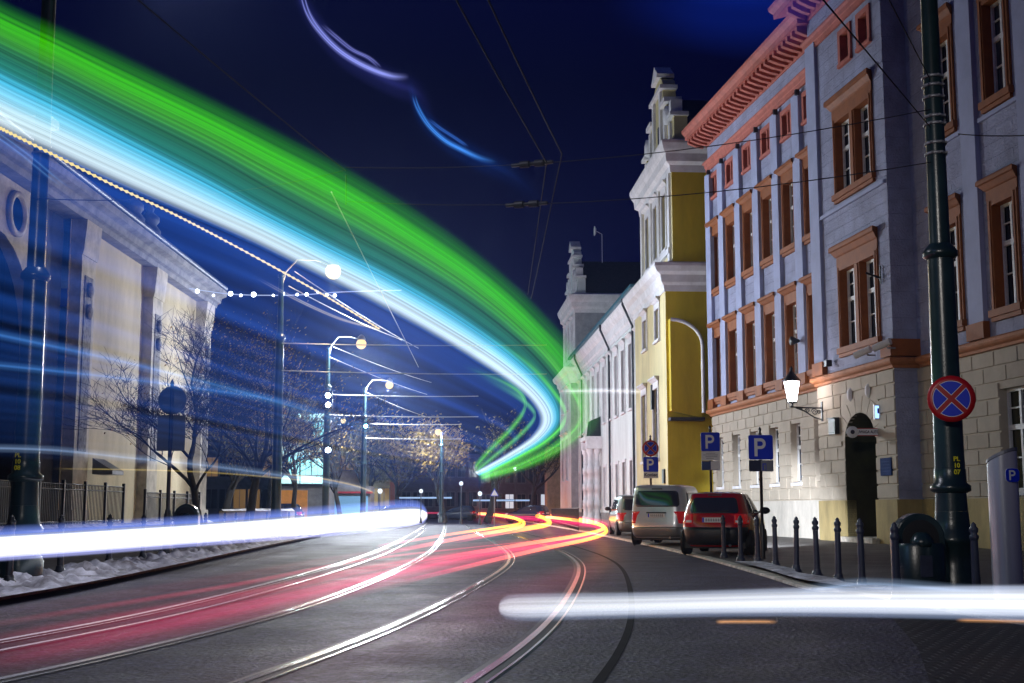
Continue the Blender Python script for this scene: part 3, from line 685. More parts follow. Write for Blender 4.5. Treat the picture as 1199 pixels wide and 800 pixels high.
# local x runs TOWARDS the camera along the wall, local y points to the street (+X world)
CB = empty('church', (Cc.x, Cc.y, 0), -math.pi / 2, 'pale plaster church side with tall pilasters and a heavy lead cornice behind an iron fence', 'church')
ch_h = [(24.0, 29.5, 1.5, 8.6)]
b = MB(); wall_face(b, 20.4, 62, 0, 11.6, -.25, [(23.6, 30.6, 2.0, 10.2)], 1.0); b.build('chapel_wall', mat('shade_toned_stone', (.055, .055, .065), .9, var=.3, vs=.8, bump=.4, bs=6), CB)  # near section: its shade is put into the stone colour
b = MB(); wall_face(b, 0, 20.4, 0, 11.6, 0, [], 1.0); b.quad((0, 0, 0), (0, -16, 0), (0, -16, 11.6), (0, 0, 11.6)); b.build('wall', M_ch, CB)
# dark side chapel arch and round window
ar = [(23.6, 11.55), (23.6, 6.2)] + [(27.1 - 3.5 * math.cos(math.pi * i / 14), 6.2 + 3.6 * math.sin(math.pi * i / 14)) for i in range(15)] + [(30.6, 11.55)]
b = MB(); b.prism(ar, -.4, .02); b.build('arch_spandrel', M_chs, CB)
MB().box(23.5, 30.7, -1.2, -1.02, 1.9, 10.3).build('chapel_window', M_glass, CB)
for x in (25.6,):
    b = MB(); b.lathe([(.55, 0), (.74, .0), (.75, .12), (.58, .14), (.55, 0)], (x, .03, 10.55), 24, 'y'); w = b.build('round_window', M_chs, CB)
    MB().lathe([(.0, .03), (.55, .03)], (x, .03, 10.55), 24, 'y').build('pane', M_glass, w)
for s in (.15, 9.4, 18.7, 31.4, 42, 52):
    w = 1.55
    b = MB(); b.box(s, s + w, -.02, .42, 0, 10.3); b.box(s - .12, s + w + .12, -.02, .52, 0, 1.1); pb = b.build('pilaster', M_chs, CB)
    b = MB(); b.prism([(.40, 10.302), (.46, 10.302), (.5, 10.5), (.52, 10.8), (.56, 11.2), (.58, 11.598), (-.02, 11.598), (-.02, 10.302)], s - .06, s + w + .06, 'x'); b.build('capital', M_chs, pb)
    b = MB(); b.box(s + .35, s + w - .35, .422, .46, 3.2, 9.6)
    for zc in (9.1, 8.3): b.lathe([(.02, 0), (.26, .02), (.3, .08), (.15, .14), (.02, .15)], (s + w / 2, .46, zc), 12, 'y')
    b.build('carved_panel', mat('grey_relief', (.20, .19, .18), .9, var=.4, vs=6, bump=.6, bs=14), pb)  # relief panel in a darker grey than its pilaster
def chmould(name, prof, m, x0=-.6, x1=62):
    N = len(prof); b = MB(); vs = [(x0, o_, z) for o_, z in prof] + [(x1, o_, z) for o_, z in prof]
    b.add(vs, [(i, (i + 1) % N, N + (i + 1) % N, N + i) for i in range(N)] + [tuple(range(N)), tuple(range(N, 2 * N))]); return b.build(name, m, CB)
chmould('cornice', [(-.3, 11.602), (.5, 11.602), (.55, 11.8), (.7, 11.85), (.75, 12.1), (1.0, 12.2), (1.05, 12.45), (.6, 12.6), (-.3, 12.65)], mat('dark_grey_cornice', (.20, .20, .21), .85, var=.3, vs=1.5, bump=.3))  # cornice moulding, darker grey than the walls below
b = MB(); b.prism([(.85, 12.5), (.8, 12.75), (-8, 19.5), (-16, 12.66), (.7, 12.66)], -.5, 62, 'x'); b.build('roof', M_lead, CB)
MB().tube([(-.4, 1.0, 12.62), (62, 1.0, 12.62)], .11, 8).build('gutter', M_lead, CB)
for s in (13.6, 11.2):
    b = MB(); b.lathe([(.05, 0), (.45, .05), (.5, .5), (.3, .75), (.42, .9), (.42, 1.1), (.15, 1.35), (.2, 1.5), (0, 1.75)], (s, .2, 12.66), 14); b.build('stone_urn', M_lead, CB)
b = MB(); b.box(22.2, 23.6, -1.6, -.2, 12.66, 14.4); b.box(22.0, 23.8, -1.8, 0, 14.4, 14.7); b.build('chimney', M_ch, CB)
MB().prism([(0.5, 3.0), (1.25, 2.55), (1.25, 2.4), (.5, 2.4)], 17.0, 18.4, 'x').build('porch_roof', M_lead, CB)

# iron fence on a low snow-topped wall in front of the church
def fence_run(pts, label, h=1.25):
    root = empty('iron_fence', pts[0], 0, label, 'fence', 'iron fence panels before the church')
    b = MB(); r = MB(); L0 = pts[0]; posts = []
    for a, c in zip(pts[:-1], pts[1:]):
        d = c - a; n = max(2, int(d.length / .13)); p0, p1 = a - L0, c - L0
        for z in (.12, h - .16, h): r.tube([p0 + Vector((0, 0, z)), p1 + Vector((0, 0, z))], .022, 5)
        for i in range(1, n):
            q = p0.lerp(p1, i / n); b.box(q.x - .010, q.x + .010, q.y - .010, q.y + .010, q.z + .05, q.z + h - .02)
        posts.append(p0)
    posts.append(pts[-1] - L0)
    b.build('balusters', M_black, root); r.build('rails', M_black, root)
    for q in posts: MB().box(q.x - .045, q.x + .045, q.y - .045, q.y + .045, q.z, q.z + h + .12).build('fence_post', M_black, root)
zf = .62
def lowall(name, pts, w, z, label, cat='wall', m=None):
    root = empty(name, pts[0], 0, label, cat); b = MB(); t = MB(); L0 = pts[0]
    for a, c in zip(pts[:-1], pts[1:]):
        d = (c - a).normalized(); nn = Vector((-d.y, d.x, 0)) * w / 2; p0, p1 = a - L0, c - L0
        poly = [p0 + nn, p1 + nn, p1 - nn, p0 - nn]
        b.prism([(p.x, p.y) for p in poly], HP - .05, z, 'z')
        N = 14
        for i in range(N):
            q0, q1 = p0.lerp(p1, i / N), p0.lerp(p1, (i + 1) / N)
            z0 = z + .03 + .05 * noise.noise((q0 + a) * 1.7); z1 = z + .03 + .05 * noise.noise((q1 + a) * 1.7)
            t.add([(q0.x + nn.x, q0.y + nn.y, z), (q1.x + nn.x, q1.y + nn.y, z), (q1.x, q1.y, z1 + .06), (q0.x, q0.y, z0 + .06), (q0.x - nn.x, q0.y - nn.y, z), (q1.x - nn.x, q1.y - nn.y, z)], [(0, 1, 2, 3), (3, 2, 5, 4)], True)
    b.build('wall_body', m or mat('dark_garden_wall', (.07, .07, .075), .9, var=.3, bump=.4), root); t.build('snow_cap', M_snow, root); return root
wl = [Vector((-13.6, 30, 0)), Vector((-13.2, 44, 0)), Vector((-12.9, 55, 0))]
lowall('garden_wall', wl, .45, zf - .05, 'low dark wall under a cap of snow carrying the black iron fence')
fp = [Vector((-13.55, 31 + i * 1.9, zf)) + Vector((.03 * i, 0, 0)) for i in range(8)]
fence_run(fp, 'black iron fence on the snowy wall, near run left of the lower step')
fp = [Vector((-13.25, 46.6 + i * 1.9, zf - .02)) + Vector((.03 * i, 0, 0)) for i in range(5)]
fence_run(fp, 'black iron fence on the snowy wall, far run beside the round signs', 1.12)
lowall('garden_wall', [Vector((-12.6, 56, 0)), Vector((-10.2, 58, 0))], .4, 1.05, 'tan low wall block below the trees, nearer of two', m=mat('tan_stone_wall', (.30, .25, .17), .9, var=.3, bump=.4))
lowall('garden_wall', [Vector((-12.3, 62, 0)), Vector((-10.9, 64, 0))], .4, 1.05, 'tan low wall block below the trees, farther of two', m=mat('tan_stone_wall', (.30, .25, .17), .9, var=.3, bump=.4))
# shovelled snow along the left kerb
def snow_bank(name, px, w, label, seed, zb=HP + .012, hmax=.10):
    P = [G(x, y, HP) for x, y in px]; P = [Vector(q) for q in catmull([tuple(p) for p in P], 420)]
    b = MB(); vs = []; fs = []; M = 30
    for i, p in enumerate(P):
        d = (P[min(i + 1, 419)] - P[max(i - 1, 0)]).normalized(); nn = Vector((-d.y, d.x, 0))
        ww = w * (.6 + .6 * (noise.noise(p * .5 + Vector((seed, 0, 0))) + .5))
        for j in range(M):
            f = j / (M - 1); q = p + nn * (f * ww); hh = max(0, noise.noise(q * 2.6 + Vector((seed, 3, 0))) * .9 + noise.noise(q * 7) * .55 + abs(noise.noise(q * .9)) * .5 - .08) * hmax * math.sin(math.pi * f) ** .6
            vs.append((q.x, q.y, zb - .015 + hh))
    for i in range(419):
        for j in range(M - 1): fs.append((i * M + j, i * M + j + 1, (i + 1) * M + j + 1, (i + 1) * M + j))
    b.add(vs, fs, True); return tag(b.build(name, M_snow), label, None, kind='stuff')
snow_bank('snow', [(-60, 712), (0, 699), (100, 682), (200, 662), (300, 641), (380, 625)], 1.7, 'dirty snow lumps along the left kerb', 3, hmax=.24)
snow_bank('snow', [(1095, 693), (1010, 688), (975, 684), (930, 676), (890, 664), (860, 657)], -.5, 'thin snow remains along the bollards', 9, hmax=.05)

# ================================================================== street furniture
def bollard_mesh(s=1.0):
    b = MB(); b.lathe([(.095, 0), (.095, .05), (.07, .08), (.062, .14), (.052, .16), (.042, .78), (.055, .80), (.055, .83), (.036, .85), (.052, .89), (.052, .92), (.03, .945), (.034, .965), (.012, .99), (0, 1.0)], (0, 0, 0), 14)
    return b
def mk_bollard(loc, label, grp, m, h):
    root = empty('bollard', loc, 0, label, 'bollard', grp); rb_ = random.Random(int(loc.x * 91 + loc.y * 37)); root.rotation_euler = (rb_.gauss(0, .012), rb_.gauss(0, .012), rb_.random() * 6)
    b = MB(); b.lathe([(.05, .14), (.042, .77)], (0, 0, 0), 14).lathe([(.095, 0), (.095, .05), (.07, .08), (.062, .139)], (0, 0, 0), 14); b.v = [(x, y, z * h) for x, y, z in b.v]; b.build('shaft', m, root)
    b = MB(); b.lathe([(.042, .771), (.055, .80), (.055, .83), (.036, .85), (.052, .89), (.052, .92), (.03, .945), (.034, .965), (.012, .99), (0, 1.0)], (0, 0, 0), 14); b.v = [(x, y, z * h) for x, y, z in b.v]; b.build('finial', m, root)
    return root
rpx = [(848, 653), (867.5, 657), (888, 661), (908.5, 665), (932.5, 671), (957, 676.5), (982, 683), (1010, 690)]
names = ['slim dark bollard in front of the red car bumper, leftmost of the right-hand row', 'slim dark bollard in front of the red car tail lamp', 'slim dark bollard against the red car front wheel', 'slim dark bollard just right of the parking sign pole', 'slim dark bollard before the brightly lit wall base', 'slim dark bollard before the small wall vent', 'slim dark bollard before the left door jamb', 'slim dark bollard before the dark doorway']
for (x, y), l in zip(rpx, names): mk_bollard(G(x, y, HR), l, 'bollards along the right pavement', M_blueiron, .96)
for (x, Y, l) in ((1048.5, 15.2, 'slim dark bollard overlapping the left side of the round-topped bin'), (1141, 15.0, 'slim dark bollard between the green pole and the steel parking meter')):
    p = PD(x, 640, Y); mk_bollard(Vector((p.x, p.y, HR)), l, 'bollards along the right pavement', M_blueiron, .93)
lpx = [(10, 685), (70, 672), (127, 662), (167, 655), (198, 649), (240, 640), (262, 634.5), (276, 631.5), (291, 628.5), (312, 625), (338, 621.5)]
lname = ['black chain bollard at the foot of the tall left pole', 'black chain bollard right of the tall left pole, before the near snow', 'black chain bollard before the fence, third along the left kerb', 'black chain bollard left of the round sign post', 'black chain bollard right of the round sign post', 'black chain bollard left of the bare tree trunk', 'black chain bollard before the tan wall block', 'black chain bollard between the tan wall blocks', 'black chain bollard before the second tan wall block', 'black bollard left of the lamp pole base', 'black bollard right of the lamp pole base']
LBp = []
for (x, y), l in zip(lpx, lname):
    p = G(x, y, HP); LBp.append(p); mk_bollard(p, l, 'bollards along the left kerb', M_black, .92)
for i in range(7):
    a, c = LBp[i] + Vector((0, 0, .70)), LBp[i + 1] + Vector((0, 0, .70)); b = MB(); L = (c - a).length; n = int(L / .10)
    pts = [a.lerp(c, k / n) - Vector((0, 0, .34 * 4 * (k / n) * (1 - k / n))) for k in range(n + 1)]
    for k in range(n):
        d = (pts[k + 1] - pts[k]); m = (pts[k] + pts[k + 1]) / 2; o = Vector((0, 0, .018)) if k % 2 else d.normalized().cross(Vector((0, 0, 1))) * .018
        b.tube([pts[k] + o, m + o * 1.2, pts[k + 1] + o], .009, 4, False); b.tube([pts[k] - o, m - o * 1.2, pts[k + 1] - o], .009, 4, False)
    ch = b.build('chain', M_black)
    tag(ch, 'black chain hung between kerb bollards, %s' % ['under the tall left pole', 'nearest to the tall left pole on its right', 'before the near fence', 'left of the round sign post', 'at the foot of the round sign post', 'left of the bare tree', 'before the tan wall block'][i], 'chain', 'chains between the left bollards')

# tall tram poles
def tram_pole(loc, H, r0, label, group='tall street poles', arm=None, sleeve=None, m=None):
    root = empty('street_pole', loc, 0, label, 'pole', group); m = m or M_iron
    sl = sleeve or 3.3
    b = MB(); b.lathe([(r0 * 1.55, 0), (r0 * 1.55, .25), (r0 * 1.3, .35), (r0 * 1.25, .62), (r0 * 1.42, .66), (r0 * 1.42, .72), (r0 * 1.12, .80), (r0 * 1.05, .95), (r0, 1.05)], n=24); b.build('base', m, root)
    b = MB(); b.lathe([(r0, 1.051), (r0 * .95, sl)], n=24); b.build('shaft', m, root)
    b = MB(); b.lathe([(r0 * 1.0, sl + .001), (r0 * 1.25, sl + .03), (r0 * 1.25, sl + .09), (r0 * 1.0, sl + .13), (r0 * .97, sl + .3)], n=24); b.build('collar', m, root)
    z2 = min(H - .6, sl + 3.0)
    b = MB(); b.lathe([(r0 * .93, sl + .301), (r0 * .82, z2)], n=24); b.build('upper_shaft', m, root)
    b = MB(); b.lathe([(r0 * .85, z2 + .001), (r0 * 1.1, z2 + .04), (r0 * 1.1, z2 + .1), (r0 * .72, z2 + .2)], n=24); b.build('collar', m, root)
    b = MB(); b.lathe([(r0 * .66, z2 + .201), (r0 * .5, H - .1), (r0 * .7, H - .08), (r0 * .7, H), (.0, H + .12)], n=20); b.build('top_shaft', m, root)
    return root
def bands(root, r, zs):
    for z in zs:
        b = MB(); b.lathe([(r, 0), (r + .009, .004), (r + .009, .034), (r, .038)], (0, 0, z), 20)
        for a in (-2.2, -1.4, -.8): b.box(math.cos(a) * (r + .012) - .014, math.cos(a) * (r + .012) + .014, math.sin(a) * (r + .012) - .014, math.sin(a) * (r + .012) + .014, z + .006, z + .032)
        b.build('clamp_band', M_galv, root)
pr = PD(1116, 640, 16.3); RP = tram_pole((pr.x, pr.y, HR), 9.2, .20, 'tall dark green cast-iron tram pole carrying the red and blue no-stopping sign', sleeve=1.28)
bands(RP, .134, (5.66, 5.80, 6.06, 6.16, 6.42, 6.58, 6.70))
for i, t in enumerate(('PL', '10', '07')): text_mesh('pole_number', t, .080, M_yellet, RP, (.02, -.212, 1.70 - i * .082), bold=.002)
pl_ = PD(26, 640, 19.0); LP_ = tram_pole((pl_.x, pl_.y, HP), 9.6, .20, 'tall dark cast-iron tram pole at the left edge, numbered in yellow', sleeve=1.40)
bands(LP_, .135, (6.35, 6.48))
for i, t in enumerate(('PL', '10', '08')): text_mesh('pole_number', t, .090, M_yellet, LP_, (-.05, -.212, 1.78 - i * .092), bold=.002)
b = MB(); b.tube([(0, 0, 9.5), (.15, 0, 9.9), (.9, -.1, 10.15), (2.0, -.2, 10.1)], .05, 8); b.build('lamp_arm', M_iron, LP_)

M_lampw = mat_emit('lamp_bulb_warm', (1.0, .74, .30), 1.3)
M_lampb = mat_emit('lamp_bulb_cool', (.80, .90, 1.0), 1.4)
def point(name, loc, W, col, size=.15, parent=None, spot=None, aim=None, blend=.7):
    d = bpy.data.lights.new(name, 'SPOT' if spot else 'POINT'); d.energy = W; d.color = col; d.shadow_soft_size = size
    if spot: d.spot_size = spot; d.spot_blend = blend
    o = bpy.data.objects.new(name, d); COL.objects.link(o); o.location = loc
    if aim is not None: o.rotation_euler = Vector(aim).to_track_quat('-Z', 'Y').to_euler()
    if parent: o.parent = parent
    return o
def arm_lamp(root, top, tip, W, col=(1, .90, .72), head=.34, bulb=None, throw=None):
    """curved arm from the pole top to a glowing street-lamp head"""
    b = MB(); a = Vector(top); t = Vector(tip); d = t - a
    b.tube([a, a + d * .08 + Vector((0, 0, .55)), a + d * .3 + Vector((0, 0, .85)), a + d * .65 + Vector((0, 0, .62)), t + Vector((0, 0, .2))], [.04, .034, .028, .025, .022], 8); b.build('lamp_arm', M_galv, root)
    b = MB(); b.lathe([(.04, .46), (.10, .42), (.16, .36), (.20, .26), (.20, .2)], t, 16); b.build('lamp_hood', M_galv, root)
    b = MB(); b.lathe([(head * math.sin(math.pi * k / 12), -head * math.cos(math.pi * k / 12)) for k in range(13)], t, 16); b.build('lamp_glass', bulb or M_lampw, root)
    if throw: point('street_and_fill_light', t + Vector((0, 0, -head - .15)), W, col, .25, root, spot=R(150), aim=throw, blend=.5)
    else: point('street_and_fill_light', t + Vector((0, 0, -head - .15)), W, col, .25, root)
def lamp_post(px, py_top, lx, ly, Y, r0, label, W, sl=2.4, col=(.88, .94, 1.0), head=.25, throw=None):
    p = PD(px, 597, Y); top = PD(px, py_top, Y).z; root = tram_pole((p.x, p.y, HP), top - HP, r0, label, sleeve=sl * 1.6)
    l = PD(lx, ly, Y - .3); arm_lamp(root, (0, 0, top - HP - .5), (l.x - p.x, l.y - p.y, l.z - HP), W, col, head, throw=throw)
    return root
lamp_post(323, 322, 390, 318, 44, .17, 'tall lamp pole with a curved arm, nearest of the lit left-hand row', 800, col=(1, .78, .44), head=.27)
L2 = lamp_post(381, 408, 423, 403, 62, .17, 'tall lamp pole with a curved arm, second of the lit left-hand row', 5000)
l2 = PD(423, 403, 61.7); point('street_and_fill_light', (l2.x - L2.location.x, l2.y - 62, l2.z - HP - .45), 8000, (.74, .84, 1.0), .25, L2, spot=R(84), aim=(.90, -.28, .03), blend=.6)  # extra cool spot added at this lamp to brighten the lavender wall
lamp_post(425, 455, 456, 451, 82, .18, 'tall lamp pole with a curved arm, third of the lit left-hand row', 8000)
lamp_post(383, 497, 402, 493, 121, .19, 'small distant lamp pole glowing behind the second tall pole', 2500)
lamp_post(517, 514, 513, 506, 100, .16, 'pale lamp pole glowing in front of the golden far tree', 2600)
# unseen spot added behind the camera to brighten the signs and car tails
point('street_and_fill_light', (-4.5, -6.0, 9.3), 6500, (1.0, .94, .88), .3, spot=R(42), aim=(8.4, 44, -8.0), blend=.9)
# lamp on the near left pole, above the picture
b = MB(); b.lathe([(0, -.3), (.25, -.24), (.34, 0), (0, .05)], (2.0, -.2, 9.95), 14); b.build('lamp_glass', M_lampw, LP_)
point('street_and_fill_light', (2.0, -.2, 9.4), 1100, (.86, .88, 1.0), .25, LP_, spot=R(110), aim=(.40, -.25, -.9), blend=.6)
def globe_lamp(px, py, Y, label, W=60, r=.15):
    p = PD(px, py, Y); root = empty('globe_lamp', (p.x, p.y, HP), 0, label, 'street lamp', 'small globe lamps far down the street')
    MB().lathe([(.10, 0), (.07, .3), (.04, .5), (.035, p.z - HP - r)], n=8).build('post', M_black, root)
    MB().lathe([(.08, -r), (r * .8, -r * .6), (r, 0), (r * .7, r * .7), (0, r)], (0, 0, p.z - HP), 12).build('globe', M_lampb, root)
    point('globe_light', (0, -.5, p.z - HP), W * 2, (.8, .9, 1), .2, root)
for a in ((540, 566, 92, 'white globe lamp left of the dark leaning trunk'), (493, 575, 95, 'white globe lamp over the end of the white headlight trail'), (562, 578, 85, 'white globe lamp under the start of the green trail'), (445, 575, 78, 'white globe lamp behind the parked cars on the left'), (603, 549, 110, 'white globe lamp left of the tan gable wall')): globe_lamp(*a)
def signal_light(px, py, Y, label, col):
    p = PD(px, py, Y); root = empty('wall_floodlight', p, 0, label, 'lamp')
    MB().box(-.2, .2, .05, .22, -.22, .22).build('housing', M_black, root); MB().lathe([(0, 0), (.13, .02), (.13, .05)], (0, 0, 0), 12, 'y').build('lens', mat_emit('lens_' + label[:9].replace(' ', '_'), col, 30), root)
signal_light(384, 463, 61.5, 'white round light clamped high on the second lamp pole, upper', (.7, .85, 1))
signal_light(384, 474, 61.5, 'white round light clamped on the second lamp pole, lower', (.7, .85, 1))
signal_light(428, 499, 81.5, 'turquoise light clamped on the third lamp pole', (.3, .95, 1))
signal_light(384, 527, 61.5, 'small blue-white light low on the second lamp pole', (.7, .85, 1))

# wall lantern on a scrolled bracket
lw = loc2w(RB, 6.0, .04, 4.6)
WL = empty('wall_lantern', lw, ang, 'glowing black-framed wall lantern on a scrolled iron bracket left of the doorway', 'lantern')
b = MB(); b.box(-.06, .06, -.02, .04, -.35, .35); b.tube([(0, .03, .12), (0, 1.0, .14), (0, 1.22, .16)], .03, 6); b.tube([(0, .03, -.3), (0, .3, -.22), (0, .7, .02), (0, 1.0, .12)], .025, 6)
for c_, r_ in (((.30, -.02), .13), ((.56, .03), .09), ((.80, .08), .06), ((.14, -.02), .08)):
    b.tube([(0, c_[0] + r_ * (1 - k / 26) * math.cos(k * .5), c_[1] + r_ * (1 - k / 26) * math.sin(k * .5)) for k in range(22)], .016, 5)
b.tube([(0, 1.12, .15), (0, 1.12, .32)], .04, 6); b.build('bracket', M_black, WL)
b = MB(); z0 = .34
for i in range(6):
    a = i * math.pi / 3; b.tube([(.16 * math.cos(a), 1.12 + .16 * math.sin(a), z0), (.29 * math.cos(a), 1.12 + .29 * math.sin(a), z0 + .72)], .015, 5)
b.lathe([(.17, z0 - .05), (.17, z0)], (0, 1.12, 0), 6); b.lathe([(.31, z0 + .72), (.33, z0 + .76), (.16, z0 + .95), (.12, z0 + 1.0), (.05, z0 + 1.12), (.06, z0 + 1.2), (0, z0 + 1.3)], (0, 1.12, 0), 6); b.build('lantern_frame', M_black, WL)
MB().lathe([(.145, z0 + .01), (.275, z0 + .71)], (0, 1.12, 0), 6, smooth=False).build('lantern_glass', mat_emit('lantern_glow', (1.0, .90, .90), 38), WL)


# no-stopping disc
def nostop(root, y, z, r, m_par, face=-1):
    MB().lathe([(0, .02), (r * 1.0, .02), (r, .0), (r * .80, -.004), (0, -.004)], (0, y, z), 40, 'y').build('sign_plate', M_signred, m_par)
    # white hairlines and blue quadrants
    b = MB(); w = MB()
    for q in range(4):
        a0, a1 = math.pi / 4 + q * math.pi / 2, math.pi / 4 + (q + 1) * math.pi / 2
        def quadr(R_, off):
            mid = (a0 + a1) / 2; o = Vector((math.cos(mid), math.sin(mid))) * off
            pts = [(o.x, o.y)]
            for k in range(13):
                a = a0 + (a1 - a0) * k / 12; v = Vector((math.cos(a), math.sin(a))) * R_
                # clip to quadrant shifted by off
                n0 = Vector((-math.sin(a0), math.cos(a0))); n1 = Vector((math.sin(a1), -math.cos(a1))); g = off * math.sin(math.pi / 4)
                d0 = v.dot(n0); d1 = v.dot(n1)
                if d0 < g: v = v + n0 * (g - d0)
                if d1 < g: v = v + n1 * (g - d1)
                if v.length > R_: v = v.normalized() * R_
                pts.append((v.x, v.y))
            return pts
        P_ = quadr(r * .78, r * .14); w.add([(x, y - .006, z + q_) for x, q_ in P_], [tuple(range(len(P_)))])
        P_ = quadr(r * .755, r * .175); b.add([(x, y - .0085, z + q_) for x, q_ in P_], [tuple(range(len(P_)))])
    w.build('white_line', M_signwhite, m_par); b.build('blue_field', M_signblue, m_par)
sp = PD(1114, 467, 15.95); NS = empty('no_stopping_sign', sp, R(-12), 'round red and blue no-stopping sign with a red cross on the tall green pole', 'road sign')
nostop(NS, 0, 0, .29, NS); MB().box(-.03, .03, .02, .17, -.1, .1).build('bracket', M_galv, NS)

def rrect(b, w, h, y0, y1, z, r=.04):
    pts = []
    for cx, cz, a0 in ((w / 2 - r, h / 2 - r, 0), (-w / 2 + r, h / 2 - r, 90), (-w / 2 + r, -h / 2 + r, 180), (w / 2 - r, -h / 2 + r, 270)):
        for k in range(5): pts.append((cx + r * math.cos(R(a0 + k * 22.5)), z + cz + r * math.sin(R(a0 + k * 22.5))))
    b.prism(pts, y0, y1)
def P_plate(par, w, z, y=0):
    b = MB(); rrect(b, w, w, y, y + .02, z); b.build('parking_plate', M_signblue, par)
    b = MB(); rrect(b, w * 1.02, w * 1.02, y + .004, y + .016, z); b.build('plate_edge', M_signwhite, par)
    h = w * .74; q = h / 2; t = h * .17; y0, y1 = y - .006, y - .0015; ox = -w * .02
    b = MB(); b.box(ox - h * .33, ox - h * .33 + t, y0, y1, z - q, z + q); l = MB()
    N = 14; cx, cz, ro, ri = ox + h * .02, z + q - h * .30, h * .30, h * .30 - t
    out = [(ox - h * .33 + t, z + q)] + [(cx + ro * math.cos(math.pi / 2 - math.pi * k / N) * .95, cz + ro * math.sin(math.pi / 2 - math.pi * k / N)) for k in range(N + 1)] + [(ox - h * .33 + t, z + q - 2 * ro)]
    inn = [(ox - h * .33 + t, z + q - t)] + [(cx + ri * math.cos(math.pi / 2 - math.pi * k / N) * .95, cz + ri * math.sin(math.pi / 2 - math.pi * k / N)) for k in range(N + 1)] + [(ox - h * .33 + t, z + q - 2 * ro + t)]
    n = len(out); b.add([(x, y0, zz) for x, zz in out] + [(x, y0, zz) for x, zz in inn], [(i, i + 1, n + i + 1, n + i) for i in range(n - 1)])
    b.build('letter_p', M_signwhite, par)
def sign_post(px, Y, ztop, label, r=.035, rz=0.0):
    p = PD(px, 597, Y); root = empty('parking_sign', (p.x, p.y, HR), rz, label, 'road sign')
    b = MB(); b.lathe([(r, 0), (r, ztop), (r * 1.3, ztop + .01), (r * .6, ztop + .06), (r * 1.1, ztop + .12), (0, ztop + .18)], n=10); b.lathe([(r * 1.7, 0), (r * 1.7, .7), (r * 1.1, .78)], n=10); b.build('post', M_black, root)
    return root
# nearer sign (892): P over a dark/pale tow-away plate
Y = 28.6; s = sign_post(892, Y, PD(0, 509, Y).z - HR, 'blue parking sign over a half-dark plate, on the post beside the red car nose')
zc = PD(0, 524, Y).z - HR; P_plate(s, .54, zc, -.06)
b = MB(); rrect(b, .54, .25, -.06, -.045, zc - .41, .02); b.build('lower_plate', mat('navy_plate', (.015, .02, .06), .4), s)
b = MB(); b.box(-.005, .262, -.066, -.0605, zc - .53, zc - .29); b.box(.05, .10, -.07, -.067, zc - .50, zc - .38); tp = b.build('plate_pictogram', mat('grey_plate', (.20, .21, .26), .5), s)
MB().box(.03, .11, -.0665, -.0663, zc - .51, zc - .36).build('pictogram', M_signblue, s)
# farther sign (833)
Y = 37.2; s = sign_post(833, Y, PD(0, 505, Y).z - HR, 'bright blue parking sign over white text plates, above the van roof')
zc = PD(0, 517.6, Y).z - HR; P_plate(s, .54, zc, -.06)
b = MB(); rrect(b, .53, .26, -.06, -.045, zc - .41, .02); b.build('text_plate', M_signwhite, s)
b = MB()
for i, (w_, o_) in enumerate(((.26, 0), (.42, 0), (.34, .02), (.22, -.02))): b.box(-w_ / 2 + o_, w_ / 2 + o_, -.064, -.0605, zc - .335 - i * .05, zc - .322 - i * .05)
b.build('small_print', mat('grey_print', (.3, .3, .36), .6), s)
b = MB(); rrect(b, .53, .26, -.06, -.045, zc - .685, .02); b.build('lower_plate', mat('navy_plate2', (.03, .06, .20), .4), s)
MB().box(.0, .262, -.066, -.0605, zc - .80, zc - .565).build('plate_pictogram', M_signwhite, s)
# Koniec
Y = 45; s = sign_post(762.5, Y, PD(0, 515, Y).z - HR, 'no-stopping disc over a blue parking plate and a white Koniec plate, before the yellow house')
zc = PD(0, 525, Y).z - HR; nostop(s, -.05, zc, .285, s)
zp = PD(0, 544, Y).z - HR; P_plate(s, .52, zp, -.06)
zk = PD(0, 556.6, Y).z - HR; b = MB(); rrect(b, .52, .21, -.06, -.045, zk, .02); b.build('text_plate', M_signwhite, s)
text_mesh('lettering', 'Koniec', .165, M_ink, s, (0, -.064, zk + .01), bold=.004)
# sign seen from behind on the left: round over square
p = PD(196.5, 597, 27.4); s = empty('sign_back', (p.x, p.y, HP), 0, 'round and rectangular road signs seen from behind on a post by the bare tree', 'road sign')
b = MB(); zt = PD(0, 450, 27.4).z - HP; b.lathe([(.045, 0), (.04, zt), (.05, zt + .02), (.0, zt + .12)], n=10); b.lathe([(.09, 0), (.075, .9), (.05, 1.0)], n=10); b.build('post', M_black, s)
zc = PD(0, 468.5, 27.4).z - HP; b = MB(); b.lathe([(0, .05), (.30, .05), (.31, .07), (0, .07)], (0, 0, zc), 32, 'y'); b.box(-.2, .2, .03, .05, zc + .08, zc + .12); b.box(-.2, .2, .03, .05, zc - .12, zc - .08); b.build('round_plate', M_signgrey, s)
zc = PD(0, 507, 27.4).z - HP; b = MB(); b.box(-.30, .30, .05, .07, zc - .38, zc + .38); b.box(-.28, .28, .03, .05, zc + .2, zc + .24); b.box(-.28, .28, .03, .05, zc - .24, zc - .2); b.build('square_plate', M_signgrey, s)
# triangular warning sign far away
p = PD(579, 577, 75); s = empty('warning_sign', (p.x, p.y, HP), 0, 'small triangular warning sign far down the street under the green trail', 'road sign')
zc = p.z - HP; MB().lathe([(.03, 0), (.03, zc)], n=6).build('post', M_galv, s); MB().prism([(-.26, zc - .2), (.26, zc - .2), (0, zc + .26)], -.05, -.03).build('border', M_signblue, s); MB().prism([(-.20, zc - .165), (.20, zc - .165), (0, zc + .18)], -.06, -.051).build('white_field', M_signwhite, s)

